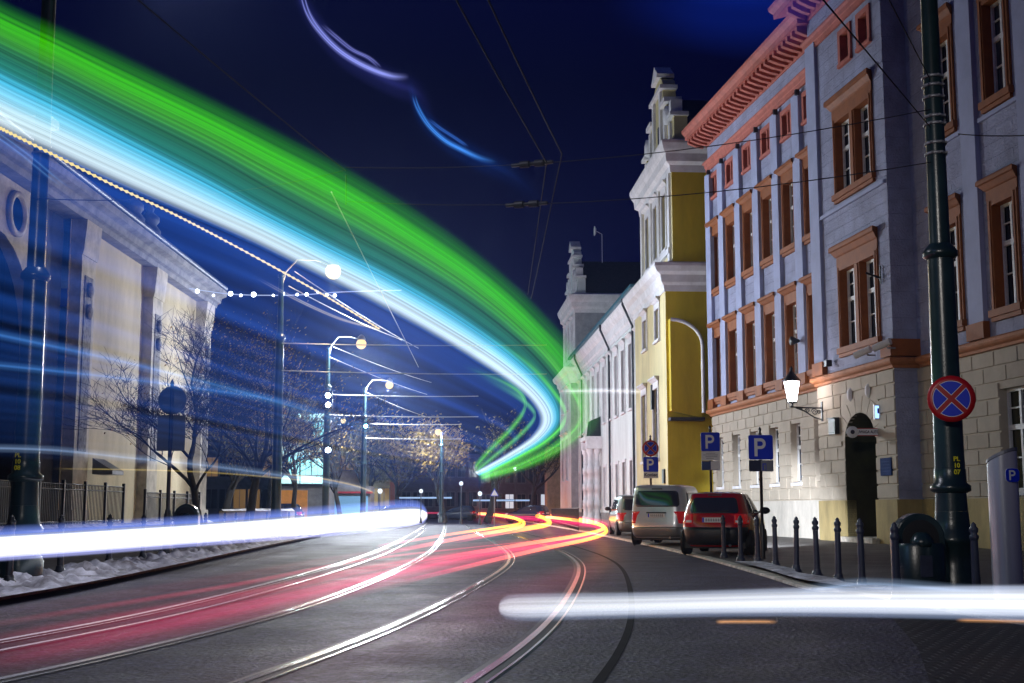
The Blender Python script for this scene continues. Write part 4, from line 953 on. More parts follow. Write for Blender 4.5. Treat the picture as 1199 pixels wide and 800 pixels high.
# parking meter column with slanted steel head
p = PD(1178, 640, 14.6); s = empty('parking_meter', (p.x, p.y, HR), 0, 'brushed steel parking meter column with a slanted top and a small blue P', 'parking meter')
r = .165; b = MB(); N = 28; vs = []; zt = PD(0, 530, 14.6).z - HR
for k in range(N):
    a = 2 * math.pi * k / N; vs.append((r * math.cos(a), r * math.sin(a), 0))
for k in range(N):
    a = 2 * math.pi * k / N; vs.append((r * math.cos(a), r * math.sin(a), zt + .055 * math.cos(a) - .06 - .05 * math.sin(a)))
b.add(vs, [(i, (i + 1) % N, N + (i + 1) % N, N + i) for i in range(N)], True); b.build('column', M_steel, s)
b = MB(); cap = [(r * 1.03 * math.cos(2 * math.pi * k / N), r * 1.03 * math.sin(2 * math.pi * k / N), zt + .055 * math.cos(2 * math.pi * k / N) - .055 - .05 * math.sin(2 * math.pi * k / N)) for k in range(N)]
cap2 = [(x, y, z + .035) for x, y, z in cap]; b.add(cap + cap2, [(i, (i + 1) % N, N + (i + 1) % N, N + i) for i in range(N)] + [tuple(range(N, 2 * N))]); b.build('slanted_cap', M_galv, s)
MB().lathe([(r * 1.25, 0), (r * 1.25, .04), (r * 1.02, .06)], n=24).build('foot', M_galv, s)
P_plate(s, .15, PD(0, 557, 14.6).z - HR, -.178); [setattr(o, 'location', (.045, .0, 0)) for o in s.children if o.name.split('.')[0] in ('parking_plate', 'plate_edge', 'letter_p')]
# litter bins with a hooded round top
def litter_bin(px, Y, w, h, label, rz=0, g=HP):
    p = PD(px, 640, Y); root = empty('litter_bin', (p.x, p.y, g), rz, label, 'bin', 'round-topped litter bins')
    hr = w / 2; zs = h - hr
    out = [(-hr, .06), (hr, .06), (hr * 1.0, zs)] + [(hr * math.cos(math.pi * k / 14), zs + hr * math.sin(math.pi * k / 14)) for k in range(1, 14)] + [(-hr, zs)]
    b = MB(); b.prism(out, -.04, .22); sh = b.build('hood', M_iron, root, bevel=.02)
    inn = [(x * .74, z if z < zs else zs + (z - zs) * .74) for x, z in out]; inn[0] = (-hr * .74, zs - .06); inn[1] = (hr * .74, zs - .06)
    MB().prism(inn, -.055, -.042).build('opening', M_groove, root)
    b = MB(); b.lathe([(hr * .95, .05), (hr * .98, .1), (hr * .98, zs - .1), (hr * .90, zs - .06)], n=28); b.v = [(x, y * .75, z) for x, y, z in b.v]; b.build('drum', M_iron, root)
    b = MB(); b.lathe([(.02, zs - .1), (hr * .5, zs - .1), (hr * .46, zs - .02), (hr * .3, zs + .05), (.06, zs + .07), (.0, zs + .075)], (0, -.08, 0), 18); b.build('inner_cap', M_iron, root)
    MB().box(-.07, .07, -hr * .75 - .012, -hr * .75 + .02, zs - .45, zs - .2).build('plate', M_blueiron, root)
    MB().lathe([(hr * .8, 0), (hr * .8, .06)], n=24).build('foot', M_black, root)
litter_bin(1077, 15.7, .60, PD(0, 601, 15.7).z - HR, 'dark green round-topped litter bin beside the tall green pole', g=HR)
litter_bin(217, 33, .62, PD(0, 590, 33).z - HP, 'dark round-topped litter bin behind the chains, right of the sign post')

# small things at the doorway
dw = lambda s_, n_, z_: loc2w(RB, s_, n_, z_)
o = empty('door_sign', PD(1028, 506, 41.3), 0, 'white and red UWAGA AUTO sign with a round end hanging across the doorway', 'sign')
b = MB(); b.box(-.72, .02, 0, .03, -.10, .10); b.build('sign_board', M_signwhite, o)
b = MB(); b.box(-.74, .04, .004, .026, -.125, -.101); b.box(.021, .04, .004, .026, -.101, .101); b.box(-.74, .04, .004, .026, .101, .125); b.build('red_edge', M_signred, o)
MB().lathe([(0, -.012), (.19, -.012), (.19, .04)], (-.82, 0, 0), 20, 'y').build('round_end', M_signwhite, o)
MB().lathe([(0, -.02), (.07, -.02), (.07, -.013)], (-.82, 0, 0), 16, 'y').build('dot', M_ink, o)
text_mesh('lettering', 'UWAGA AUTO', .125, M_ink, o, (-.31, -.006, -.0), bold=.003, sx=.82)
o = empty('wall_light', dw(1.28, .06, 4.22), 0, 'small blue-white lit box sign at the top right of the doorway arch', 'light')
MB().box(-.11, .11, -.1, .05, -.24, .24).build('case', M_white, o); MB().box(-.09, .09, -.106, -.101, -.2, .2).build('lit_face', mat_emit('blue_lit_face', (.30, .55, 1), 2.2), o); MB().box(-.02, .05, -.112, -.107, -.05, .12).build('pictogram', M_signblue, o)
o = empty('house_number_box', dw(4.75, .08, 3.98), ang, 'black house number box on the wall left of the doorway', 'sign')
MB().box(-.28, .28, -.03, .14, -.27, .27).build('case', M_black, o); MB().box(-.22, .22, .141, .15, -.2, .16).build('face', mat('grey_number_face', (.25, .25, .24), .5), o); MB().box(-.30, .30, -.03, .2, .271, .30).build('hood', M_black, o)
for s_, z_, w_ in ((.72, 2.45, .8),):
    o = empty('wall_plaque', dw(s_, .06, z_), ang, 'dark blue plaque on the wall right of the doorway', 'plaque')
    MB().box(-w_ / 2, w_ / 2, -.03, .03, -.28, .28).build('board', mat('blue_plaque', (.02, .045, .15), .85, spec=.1), o)
    b = MB(); [b.box(-.3, .3 - .1 * (k % 2), .031, .034, .15 - k * .1, .17 - k * .1) for k in range(4)]; b.build('raised_lines', mat('plaque_lines', (.05, .085, .22), .8, spec=.1), o)
def camera_box(s_, z_, label, n_=.1):
    o = empty('security_camera', dw(s_, n_, z_), ang, label, 'camera')
    MB().tube([(0, 0, -.1), (0, .25, -.1), (0, .3, 0)], .03, 6).build('bracket', M_galv, o); MB().tube([(.35, .55, -.08), (-.1, .2, .1)], .11, 10).build('housing', M_white, o)
camera_box(1.15, 6.15, 'pale security camera on the orange string course right of the doorway')
camera_box(-.35, 6.2, 'pale security camera at the corner above the string course, by the green pole')
o = empty('wall_floodlight', dw(4.9, .12, 6.2), ang, 'black floodlight fixed between the upper windows of the lavender building', 'lamp'); MB().box(-.12, .12, 0, .2, -.1, .12).build('case', M_black, o)
o = empty('wall_floodlight', dw(9.0, .0, 7.55), ang, 'small black floodlight on the pilaster above the wall lantern', 'lamp'); MB().lathe([(.05, -.3), (.18, 0), (.18, .05), (0, .06)], (0, 0, 0), 10, 'y').build('case', M_black, o)
for s_ in (3.45, 1.95):
    o = empty('stone_medallion', dw(s_, .04, 4.98), ang, 'small oval medallion above the doorway arch, %s one' % ('left' if s_ > 3 else 'right'), 'ornament'); MB().lathe([(0, .10), (.10, .08), (.14, .02), (.15, 0)], (0, 0, 0), 14, 'y').build('boss', M_trimw, o).scale = (1, 1, 1.6)
o = empty('flag_holder', dw(.62, .05, 8.6), ang, 'black iron flag holder beside the first-floor paired window', 'flag holder'); MB().box(-.03, .03, 0, .04, -.3, .3).build('plate', M_black, o); MB().tube([(0, .03, -.1), (0, .5, .05)], .035, 6).build('socket', M_black, o)
MB_v = MB().box(-.25, .25, 0, .03, 0, .62)
o = empty('wall_vent', dw(7.35, NL + .11, .25), ang, 'dark grated vent low in the lit wall base', 'vent'); MB_v.build('grate', M_black, o)

# ================================================================== cars
M_tyre = mat('tyre_rubber', (.014, .014, .016), .8, var=.2, vs=8)
M_rim = mat('wheel_rim', (.30, .31, .33), .35, metal=.9, var=.1)
M_tail = mat('tail_lamp_red', (.42, .008, .010), .15, var=.0, coat=.6, emit=(1, .02, .02), es=.12)
M_cglass = mat('car_glass', (.035, .037, .055), .07, var=0, spec=.9)
M_blkplastic = mat('black_plastic', (.018, .019, .024), .45, var=.2, vs=10)
def make_car(name, label, loc, yaw, levels, W2, paint, spec):
    root = empty(name, loc, yaw, label, 'car' if name != 'delivery_van' else 'van')
    N = 44; nexp = spec.get('n', 5.0)
    def lev(z):
        for a, c in zip(levels[:-1], levels[1:]):
            if a[0] <= z <= c[0]:
                f = (z - a[0]) / (c[0] - a[0] + 1e-9); return [p + (q - p) * f for p, q in zip(a, c)]
        return list(levels[-1] if z > levels[-1][0] else levels[0])
    def sgp(v, e_): return math.copysign(abs(v) ** e_, v)
    b = MB(); zs = []
    for a, c in zip(levels[:-1], levels[1:]): zs += [a[0], (a[0] + c[0]) / 2]
    zs.append(levels[-1][0])
    raw = [tuple(l) for l in levels]; sm = catmull(raw, (len(raw) - 1) * 4 + 1)
    vs = []
    for z, yr, yf, w in sm:
        l, yc = (yf - yr) / 2, (yf + yr) / 2
        for k in range(N):
            t = 2 * math.pi * k / N; vs.append((w * sgp(math.cos(t), 2 / nexp), yc + l * sgp(math.sin(t), 2 / nexp), z))
    m = len(sm); fs = [(j * N + i, j * N + (i + 1) % N, (j + 1) * N + (i + 1) % N, (j + 1) * N + i) for j in range(m - 1) for i in range(N)]
    fs += [tuple(range(N))[::-1], tuple(range((m - 1) * N, m * N))]
    b.add(vs, fs, True); b.build('body', paint, root)
    def smz(z):
        for a, c in zip(sm[:-1], sm[1:]):
            if a[0] <= z <= c[0]:
                f = (z - a[0]) / (c[0] - a[0] + 1e-9); return [p + (q - p) * f for p, q in zip(a, c)]
        return list(sm[-1])
    def rear(x, z, d=0.0):
        z_, yr, yf, w = smz(z); l, yc = (yf - yr) / 2, (yf + yr) / 2; q = min(abs(x) / w, .9999); return (x, yc - l * (1 - q ** nexp) ** (1 / nexp) - d, z)
    def side(y, z, sg, d=0.0):
        z_, yr, yf, w = smz(z); l, yc = (yf - yr) / 2, (yf + yr) / 2; q = min(abs(y - yc) / l, .9999); return (sg * (w * (1 - q ** nexp) ** (1 / nexp) + d), y, z)
    def front(x, z, d=0.0):
        z_, yr, yf, w = smz(z); l, yc = (yf - yr) / 2, (yf + yr) / 2; q = min(abs(x) / w, .9999); return (x, yc + l * (1 - q ** nexp) ** (1 / nexp) + d, z)
    def slab(fn, u0, u1, v0, v1, d, nu=10, nv=8, shape=None):
        bb = MB(); A = []
        for dd in (-.02, d):
            for j in range(nv + 1):
                for i in range(nu + 1):
                    u_, v_ = u0 + (u1 - u0) * i / nu, v0 + (v1 - v0) * j / nv
                    if shape: u_, v_ = shape(u_, v_, i / nu, j / nv)
                    A.append(fn(u_, v_, dd))
        K = (nu + 1) * (nv + 1); F = []
        for j in range(nv):
            for i in range(nu):
                q = j * (nu + 1) + i; F.append((K + q, K + q + 1, K + q + nu + 2, K + q + nu + 1))
        rim = [i for i in range(nu + 1)] + [j * (nu + 1) + nu for j in range(1, nv + 1)] + [nv * (nu + 1) + i for i in range(nu - 1, -1, -1)] + [j * (nu + 1) for j in range(nv - 1, 0, -1)]
        for a_, c_ in zip(rim, rim[1:] + rim[:1]): F.append((a_, c_, K + c_, K + a_))
        bb.add(A, F, True); return bb
    def add(fn, a, m_, nm, d=.012, par=None, **k): return slab(fn, *a, d, **k).build(nm, m_, par or root)
    sp = spec
    # rear window with rounded corners
    x0, z0, z1 = sp['rw']
    def rsh(u_, v_, fu, fv):
        k = 1 - sp.get('rwt', .14) * fv; c = 1 - .10 * (abs(2 * fv - 1) ** 6); return u_ * k * c, v_
    add(lambda x, z, d: rear(x, z, d), (-x0, x0, z0, z1), M_cglass, 'rear_window', .010, shape=rsh, nu=16, nv=12)
    # tail lights, bumper, plate
    for sg in (-1, 1):
        a, c, zz0, zz1 = sp['tl']
        t = add(lambda x, z, d: rear(x, z, d), (sg * a, sg * c, zz0, zz1), M_tail, 'tail_light', .016, nu=6, nv=6)
        if sp.get('tlc'): add(lambda x, z, d: rear(x, z, d), (sg * (a + .02), sg * (c - .02), zz0 + .03, zz0 + (zz1 - zz0) * .36), M_signwhite, 'reverse_lamp', .02, par=t, nu=4, nv=4)
        add(lambda y, z, d: side(y, z, sg, d), (sp['tls'][0], sp['tls'][1], zz0, zz1), M_tail, 'tail_light', .012, nu=5, nv=5)
    bz0, bz1 = sp['bump']; W_ = W2
    add(lambda x, z, d: rear(x, z, d), (-W_ * .985, W_ * .985, bz0, bz1), sp['bm'], 'rear_bumper', .035, nu=24, nv=5)
    pz = sp['plate']; yq = rear(0, pz, .03)[1]
    pl = MB().box(-.26, .26, yq - .012, yq, pz - .057, pz + .057).build('number_plate', M_signwhite, root)
    MB().box(-.257, -.215, yq - .016, yq - .0125, pz - .054, pz + .054).build('blue_strip', M_signblue, pl)
    b = MB(); [b.box(-.18 + i * .058, -.14 + i * .058, yq - .0155, yq - .0125, pz - .035, pz + .035) for i in range(7)]; b.box(-.19, .22, yq - .0135, yq - .0126, pz - .028, pz - .02); b.build('plate_marks', mat('faint_plate_print', (.35, .35, .38), .5), pl)
    MB().box(-.30, .30, yq - .02, yq + .03, pz + .062, pz + .10).build('plate_handle', sp.get('hm', paint), root)
    # side windows
    for sg in (-1, 1):
        for (ya, yb, za, zb, lean) in sp['sw']:
            def ssh(u_, v_, fu, fv, ya=ya, yb=yb, lean=lean):
                a_ = ya + lean[0] * fv; c_ = yb + lean[1] * fv; return a_ + (c_ - a_) * fu, v_
            add(lambda y, z, d: side(y, z, sg, d), (ya, yb, za, zb), M_cglass, 'side_window', .010, shape=ssh, nu=8, nv=8)
    wz0, wz1, wx = sp['ws']
    add(lambda x, z, d: front(x, z, d), (-wx, wx, wz0, wz1), M_cglass, 'windscreen', .010, shape=lambda u_, v_, fu, fv: (u_ * (1 - .14 * fv), v_), nu=12, nv=8)
    for sg in (-1, 1):
        h = add(lambda x, z, d: front(x, z, d), (sg * W_ * .55, sg * W_ * .93, sp['hz'] - .09, sp['hz'] + .08), mat('headlamp_glass', (.6, .62, .66), .08, coat=.5, var=0), 'headlight', .014, nu=6, nv=4)
        my, mz = sp['mir']; b = MB(); q = side(my, mz, sg)
        b.lathe([(0, -.08), (.10, -.07), (.12, 0), (.10, .05), (0, .06)], (q[0] + sg * .17, my, mz + .05), 12, 'y'); b.v = [(q[0] + sg * .17 + (x - q[0] - sg * .17) * 1.15, y, mz + .05 + (z - mz - .05) * .75) for x, y, z in b.v]
        b.tube([(q[0] - sg * .02, my, mz), (q[0] + sg * .12, my, mz + .03)], .03, 6); b.build('mirror', sp.get('mm', M_blkplastic), root)
    rw_ = sp['wr']
    for wy in sp['wy']:
        for sg in (-1, 1):
            xw = sg * (W_ - .10); w = MB(); w.lathe([(rw_ * .62, -.10), (rw_ * .93, -.105), (rw_, -.07), (rw_, .07), (rw_ * .93, .105), (rw_ * .62, .10)], (xw, wy, rw_), 28, 'x'); wo_ = w.build('wheel', M_tyre, root)
            MB().lathe([(0, sg * .06), (rw_ * .2, sg * .07), (rw_ * .58, sg * .045), (rw_ * .63, sg * .09), (rw_ * .63, -sg * .05)], (xw, wy, rw_), 24, 'x').build('rim', M_rim, wo_)
            q = side(wy, rw_ + .1, sg)[0]; MB().lathe([(0, 0), (rw_ * 1.14, 0), (rw_ * 1.16, sg * .012), (0, sg * .014)], (q - sg * .012, wy, rw_ + .02), 28, 'x').build('wheel_arch', M_groove, root)
    b = MB(); b.box(-W_ * .85, W_ * .85, .25, levels[2][2] - .3, .16, .30); b.build('underbody', M_groove, root)
    b = MB(); b.tube([(W_ * .45, .02, .24), (W_ * .45, .3, .24)], .03, 8); b.build('exhaust', M_galv, root)
    if sp.get('wiper'):
        q0 = rear(0, sp['rw'][1] + .02, .02); q1 = rear(x0 * .6, sp['rw'][1] + .07, .02); MB().tube([q0, q1], .012, 5).build('wiper', M_blkplastic, root)
    q = rear(0, sp['rw'][2] + .06, .01); MB().box(-.16, .16, q[1] - .02, q[1] + .04, q[2] - .015, q[2] + .012).build('brake_lamp', M_tail if sp.get('bl') else M_blkplastic, root)
    return root
M_redp = mat('dark_red_paint', (.46, .012, .014), .22, var=.05, coat=.8)
M_silver = mat('silver_paint', (.56, .57, .62), .30, metal=.35, var=.05, coat=.6)
M_silver2 = mat('grey_paint', (.24, .24, .25), .30, metal=.4, var=.05, coat=.6)
lv_h = [(.20, .14, 3.72, .74), (.34, .03, 3.84, .805), (.55, .0, 3.90, .835), (.74, .03, 3.85, .845), (.88, .08, 3.58, .83), (.96, .11, 2.98, .80), (1.20, .20, 2.48, .725), (1.38, .32, 2.02, .655), (1.46, .44, 1.80, .60), (1.50, .70, 1.5, .44)]
hs = dict(rw=(.60, .985, 1.36), tl=(.50, .80, .74, .97), tlc=True, tls=(.12, .30, .76, .96), bump=(.24, .66), bm=M_blkplastic, plate=.83, sw=[(.62, 1.18, 1.0, 1.36, (.18, .02)), (1.26, 2.35, 1.0, 1.36, (.0, -.42))], ws=(1.0, 1.40, .68), hz=.72, mir=(2.55, 1.0), wr=.30, wy=(.62, 3.12), wiper=True)
rc = PD(835, 620, 30.6); RC = make_car('hatchback_car', 'dark red hatchback with black bumper parked at an angle behind the bollards', (rc.x, rc.y, HR), R(-18), lv_h, .845, M_redp, hs)
lv_v = [(.22, .10, 4.24, .80), (.36, .02, 4.34, .87), (.58, .0, 4.40, .895), (.86, .03, 4.30, .90), (.98, .045, 4.0, .895), (1.10, .06, 3.42, .875), (1.45, .11, 2.98, .83), (1.70, .17, 2.6, .785), (1.79, .27, 2.4, .735), (1.83, .55, 2.1, .60)]
vsp = dict(rw=(.70, 1.16, 1.64), rwt=.08, tl=(.76, .885, .66, 1.02), tls=(.06, .20, .68, 1.0), bump=(.26, .56), bm=M_silver2, plate=.90, sw=[(.55, 1.7, 1.12, 1.6, (.05, .0)), (1.82, 2.95, 1.12, 1.6, (0, -.35))], ws=(1.14, 1.66, .8), hz=.82, mir=(3.0, 1.15), wr=.32, wy=(.75, 3.5), hm=M_blkplastic, n=6.5)
rc = PD(768.5, 612, 39.0); VN = make_car('delivery_van', 'silver van with dark rear window parked at an angle left of the red hatchback', (rc.x, rc.y, HR), R(-20), lv_v, .90, M_silver, vsp)
lv_m = [(z * .92, a, c, w * .97) for z, a, c, w in lv_v]
msp = dict(vsp); msp.update(rw=(.66, 1.05, 1.50), tl=(.74, .86, .62, .95), plate=.82, sw=[(.5, 1.6, 1.04, 1.48, (.08, .0)), (1.72, 2.85, 1.04, 1.48, (0, -.35))], ws=(1.06, 1.52, .78), mir=(2.95, 1.06), bl=True, mm=M_blkplastic)
MV = make_car('people_carrier', 'grey people carrier parked along the kerb, half hidden behind the silver van', (5.25, 53.5, HR), R(1.5), lv_m, .873, M_silver2, msp)
# cars parked far down the street
M_dk = mat('dark_blue_paint', (.02, .03, .07), .25, var=.05, coat=.6)
FC = make_car('parked_car', 'dark car parked far right beside the tan gable wall', (3.0, 108, 0), R(60), lv_h, .845, M_dk, hs)
for (x, y, a, l) in ((-13.5, 84, 95, 'dark car parked behind the second lamp pole on the left'), (-15.0, 92, 85, 'dark car parked behind the third lamp pole on the left'), (-9.4, 118, 80, 'dark car parked at the far end under the golden tree'), (-3.5, 128, 90, 'dark car parked across the far end of the street')):
    c = copy_tree(FC); c.location = (x, y, 0); c.rotation_euler = (0, 0, R(a)); c['label'] = l; c['group'] = 'dark cars parked far away'
FC['group'] = 'dark cars parked far away'
# the red car's lit headlamps wash the foot of the wall
for sx in (-.6, .6): point('headlamp_beam', (sx, 4.02, .74), 17000, (.85, .90, 1.0), .08, RC, spot=R(26), aim=(-0.04, 1, -.045))
# ================================================================== trees
M_bark = mat('dark_bark', (.018, .016, .014), .9, var=.3, vs=4, bump=.5, bs=20)
M_leaf = [mat('withered_leaf', (.32, .20, .05), .7, var=.3, vs=.8), mat('olive_leaf', (.17, .14, .04), .7, var=.3, vs=.8), mat('golden_leaf', (.30, .21, .06), .7, var=.25, vs=.8)]
def tree(loc, H, r0, label, seed, spread=.5, leaves=0, leafm=0, lean=(0, 0), levels=4, trunk_h=.25, crown_r=None, group=None, lsize=.10):
    rnd = random.Random(seed); root = empty('bare_tree' if leaves < 400 else 'leafy_tree', loc, 0, label, 'tree', group)
    tb, cb_, tips = MB(), MB(), []
    def grow(p, d, L, r, lev):
        n = 5 if lev < 2 else 4; pts = [p]; q = p; dd = d
        for i in range(n):
            dd = (dd + Vector((rnd.gauss(0, .13), rnd.gauss(0, .13), rnd.gauss(.02, .09)))).normalized(); q = q + dd * L / n; pts.append(q)
            if lev >= 2: tips.append(q)
        r1 = r * .62; rad = [r + (r1 - r) * i / n for i in range(n + 1)]
        (tb if lev < 2 else cb_).tube(pts, rad, 8 if lev == 0 else 5 if lev < 3 else 3, False)
        if lev >= levels: return
        k = rnd.randint(3, 4) if lev > 0 else rnd.randint(4, 6)
        for i in range(k):
            t = rnd.uniform(.45, 1.0) if lev > 0 else rnd.uniform(.55, 1.0); j = min(int(t * n), n - 1); b0 = pts[j].lerp(pts[j + 1], t * n - j) if t < 1 else pts[-1]
            a = rnd.uniform(0, 2 * math.pi); s = spread * rnd.uniform(.7, 1.35)
            nd = (dd + Vector((math.cos(a), math.sin(a), rnd.uniform(-.15, .35))) * s * 1.6).normalized()
            grow(b0, nd, L * rnd.uniform(.55, .82), max(r1 * rnd.uniform(.5, .75), .007), lev + 1)
        grow(pts[-1], (dd + Vector((rnd.gauss(0, .2), rnd.gauss(0, .2), .1))).normalized(), L * .75, r1 * .9, lev + 1)
    d0 = Vector((lean[0], lean[1], 1)).normalized()
    grow(Vector((0, 0, -.05)), d0, H * trunk_h * 1.3, r0, 0)
    top = max(t.z for t in tips); f = H / top
    tb.v = [(x * f, y * f, z * f) for x, y, z in tb.v]; cb_.v = [(x * f, y * f, z * f) for x, y, z in cb_.v]; tips = [t * f for t in tips]
    tb.build('trunk', M_bark, root); cb_.build('crown', M_bark, root)
    if leaves:
        lb = MB()
        for i in range(leaves):
            t = rnd.choice(tips) + Vector((rnd.gauss(0, .28), rnd.gauss(0, .28), rnd.gauss(-.05, .22)))
            a = Vector((rnd.gauss(0, 1), rnd.gauss(0, 1), rnd.gauss(0, 1))).normalized(); c = a.orthogonal().normalized(); e_ = a.cross(c); s = lsize * rnd.uniform(.5, 1.2)
            lb.add([t - c * s, t - e_ * s * .45, t + c * s, t + e_ * s * .45], [(0, 1, 2, 3)])
        lb.build('leaves', M_leaf[leafm], root)
    return root
def at(px, Y, z=HP):
    p = PD(px, 597, Y); return Vector((p.x, p.y, z))
tree(at(237, 43.5), 8.6, .14, 'bare dark tree with spreading twigs before the right end of the church wall', 11, spread=.62, leaves=320, lsize=.06, levels=5)
tree(at(287, 52), 9.2, .20, 'dark tree with a few withered leaves left of the nearest lit lamp pole', 23, leaves=4200, leafm=0, levels=5, lsize=.06, group=None)
tree(at(262, 66), 10.0, .22, 'dark tree with thin brown leaves behind the tan wall blocks', 31, leaves=4200, leafm=1, levels=5, lsize=.07)
tree(at(345, 74), 9.5, .18, 'tree with olive brown leaves lit between the first two lamp poles', 47, leaves=4200, leafm=0, levels=5, lsize=.07)
tree(at(401, 88), 8.5, .16, 'slender tree before the lit shops between the second and third lamp poles', 53, leaves=900, leafm=2, levels=4, lsize=.10)
tree(at(521, 106), 9.0, .2, 'golden lit tree behind the pale lamp pole at the far end', 61, leaves=5200, leafm=2, levels=4, lsize=.15)
tree(at(462, 118), 10.5, .25, 'dark brown tree left of the golden far tree', 67, leaves=3200, leafm=1, levels=4, lsize=.16)
tree(at(434, 132), 12, .25, 'dark tree far behind the third lamp pole', 71, leaves=4200, leafm=1, levels=4, lsize=.16)
tree(at(570, 104), 9.5, .30, 'dark leaning tree under the start of the green trail', 73, leaves=500, leafm=1, levels=4, lean=(.35, 0), lsize=.14)
tree(at(622, 128), 11, .28, 'dark bare tree left of the tan gable wall', 79, leaves=500, leafm=1, levels=4, lsize=.14)
tree(at(205, 82), 12, .25, 'dark tree rising behind the church corner', 83, leaves=1800, leafm=1, levels=4, lsize=.13)
tree(at(312, 100), 12.5, .25, 'tall dark tree far behind the first lamp pole', 89, leaves=3000, leafm=1, levels=4, lsize=.15)

# ================================================================== far buildings behind the trees
def far_block(px0, px1, Y, zt, m, label, cols, rows, lit, glow, win=(1.1, 1.9), roof=2.0):
    a, c = at(px0, Y), at(px1, Y); root = empty('far_house', (a.x, Y, 0), 0, label, 'building', None); L = c.x - a.x
    hs = []; rnd = random.Random(int(px0))
    sp = L / cols; fh = (zt - .6) / rows
    MB().box(0, L, 0, 12, 0, zt).build('wall', m, root)
    MB().box(-.3, L + .3, -.45, .0 - .002, zt - .4, zt).build('cornice', m, root)
    MB().prism([(-.3, zt + .002), (6, zt + roof), (12.3, zt + .002)], -.2, L + .2, 'x').build('roof', M_roof, root)
    for i in range(cols):
        for j in range(rows):
            x = sp * (i + .5); z = .5 + fh * j + (fh - win[1]) * .5; w = MB(); f = .09
            w.box(x - win[0] / 2 - f, x - win[0] / 2, -.10, -.002, z - f, z + win[1] + f).box(x + win[0] / 2, x + win[0] / 2 + f, -.10, -.002, z - f, z + win[1] + f).box(x - win[0] / 2, x + win[0] / 2, -.10, -.002, z + win[1], z + win[1] + f).box(x - win[0] / 2, x + win[0] / 2, -.14, -.002, z - f, z)
            w.box(x - .03, x + .03, -.08, -.03, z, z + win[1])
            wd = w.build('window', mat('far_frame', (.16, .16, .18), .6), root)
            on = rnd.random() < lit
            MB().box(x - win[0] / 2, x + win[0] / 2, -.03, -.002, z, z + win[1]).build('pane', glow if on else M_glass, wd)
    return root
G_cyan = mat('cool_lit_window', (.2, .4, .4), .2, var=0, emit=(.35, .75, .85), es=.22)
G_warm = mat('warm_lit_window', (.4, .3, .15), .2, var=0, emit=(1, .55, .15), es=.14)
G_white = mat('bright_lit_window', (.5, .5, .5), .2, var=0, emit=(.75, .85, 1), es=.7)
far_block(205, 322, 150, 8.0, mat('far_grey_plaster', (.16, .16, .17), .9, var=.2), 'grey house with pale lit ground-floor windows behind the dark trees on the left', 7, 2, .25, G_warm, win=(1.4, 2.2))
TB = far_block(322, 378, 128, 10.6, mat('pale_teal_plaster', (.40, .52, .50), .9, var=.12), 'pale teal house front lit between the first two lamp poles', 4, 3, .35, G_cyan)
far_block(378, 456, 140, 8.4, mat('far_tan_plaster', (.40, .33, .22), .9, var=.15), 'tan house with warm lit windows behind the second lamp pole', 6, 2, .6, G_warm)
far_block(456, 560, 175, 8.6, mat('far_dark_plaster', (.10, .10, .12), .9, var=.2), 'dark house row across the far end of the street, left part', 8, 2, .10, G_white)
far_block(562, 645, 178, 7.6, mat('far_dark_plaster2', (.09, .09, .12), .9, var=.2), 'dark house row across the far end of the street, right part', 6, 2, .10, G_white)
fl = empty('facade_floodlight', PD(352, 528, 122), 0, 'bluish floodlight on a short mast washing the pale teal house front', 'lamp')
MB().box(-.2, .2, -.15, .1, -.15, .15).build('housing', M_black, fl); MB().tube([(0, 0, -.15), (0, 0, -5.2)], .05, 6).build('mast', M_black, fl); MB().box(-.17, .17, .102, .13, -.12, .12).build('lens', mat_emit('flood_lens', (.7, .95, 1), 6), fl)
point('flood', (0, .5, .3), 5000, (.62, .95, 1.0), .2, fl)
# a lit orange kiosk and a blue-lit shop front by the trees
p = at(322, 100, 0); o = empty('kiosk', p, 0, 'small kiosk with an orange lit front right of the first lamp pole', 'kiosk')
MB().box(0, 4.2, 0, 3, 0, 2.9).build('body', mat('kiosk_grey', (.2, .2, .2), .6), o); MB().box(-.2, 4.4, -.5, 3.2, 2.902, 3.1).build('roof', M_black, o); MB().box(.35, 2.5, -.05, -.002, .5, 2.6).box(.35, .40, -.09, -.051, .5, 2.6).box(1.4, 1.46, -.09, -.051, .5, 2.6).box(2.45, 2.5, -.09, -.051, .5, 2.6).box(.4, 1.4, -.09, -.051, 1.5, 1.56).build('lit_front', mat('orange_lit_front', (.5, .2, .04), .4, var=.2, emit=(1, .42, .08), es=.14), o)
p = at(352, 104, 0); o = empty('shop_front', p, 0, 'blue-white lit shop front beside the orange kiosk', 'shop')
MB().box(0, 5.6, 0, 3, 0, 3.0).build('body', mat('kiosk_grey', (.2, .2, .2), .6), o); MB().box(.2, 5.4, -.06, -.002, .7, 2.2).build('lit_window', mat('blue_lit_front', (.1, .3, .5), .4, var=0, emit=(.35, .65, 1), es=.3), o); MB().box(-.2, 5.8, -.9, 0, 2.4, 2.55).build('awning', mat('red_awning', (.4, .03, .05), .6), o)
for px, py, Y, l in ((496, 583, 160, 'blue-white lamp row on the far left house row'), (587, 586, 160, 'blue-white lamp row on the far right house row')):
    p = PD(px, py, Y); o = empty('light_strip', p, 0, l, 'light'); MB().box(-3.6, 3.6, 0, .1, -.15, .15).build('housing', M_black, o); MB().box(-3.5, 3.5, -.02, -.001, -.10, .10).build('tube_light', mat_emit('strip_light', (.45, .65, 1), .8), o)
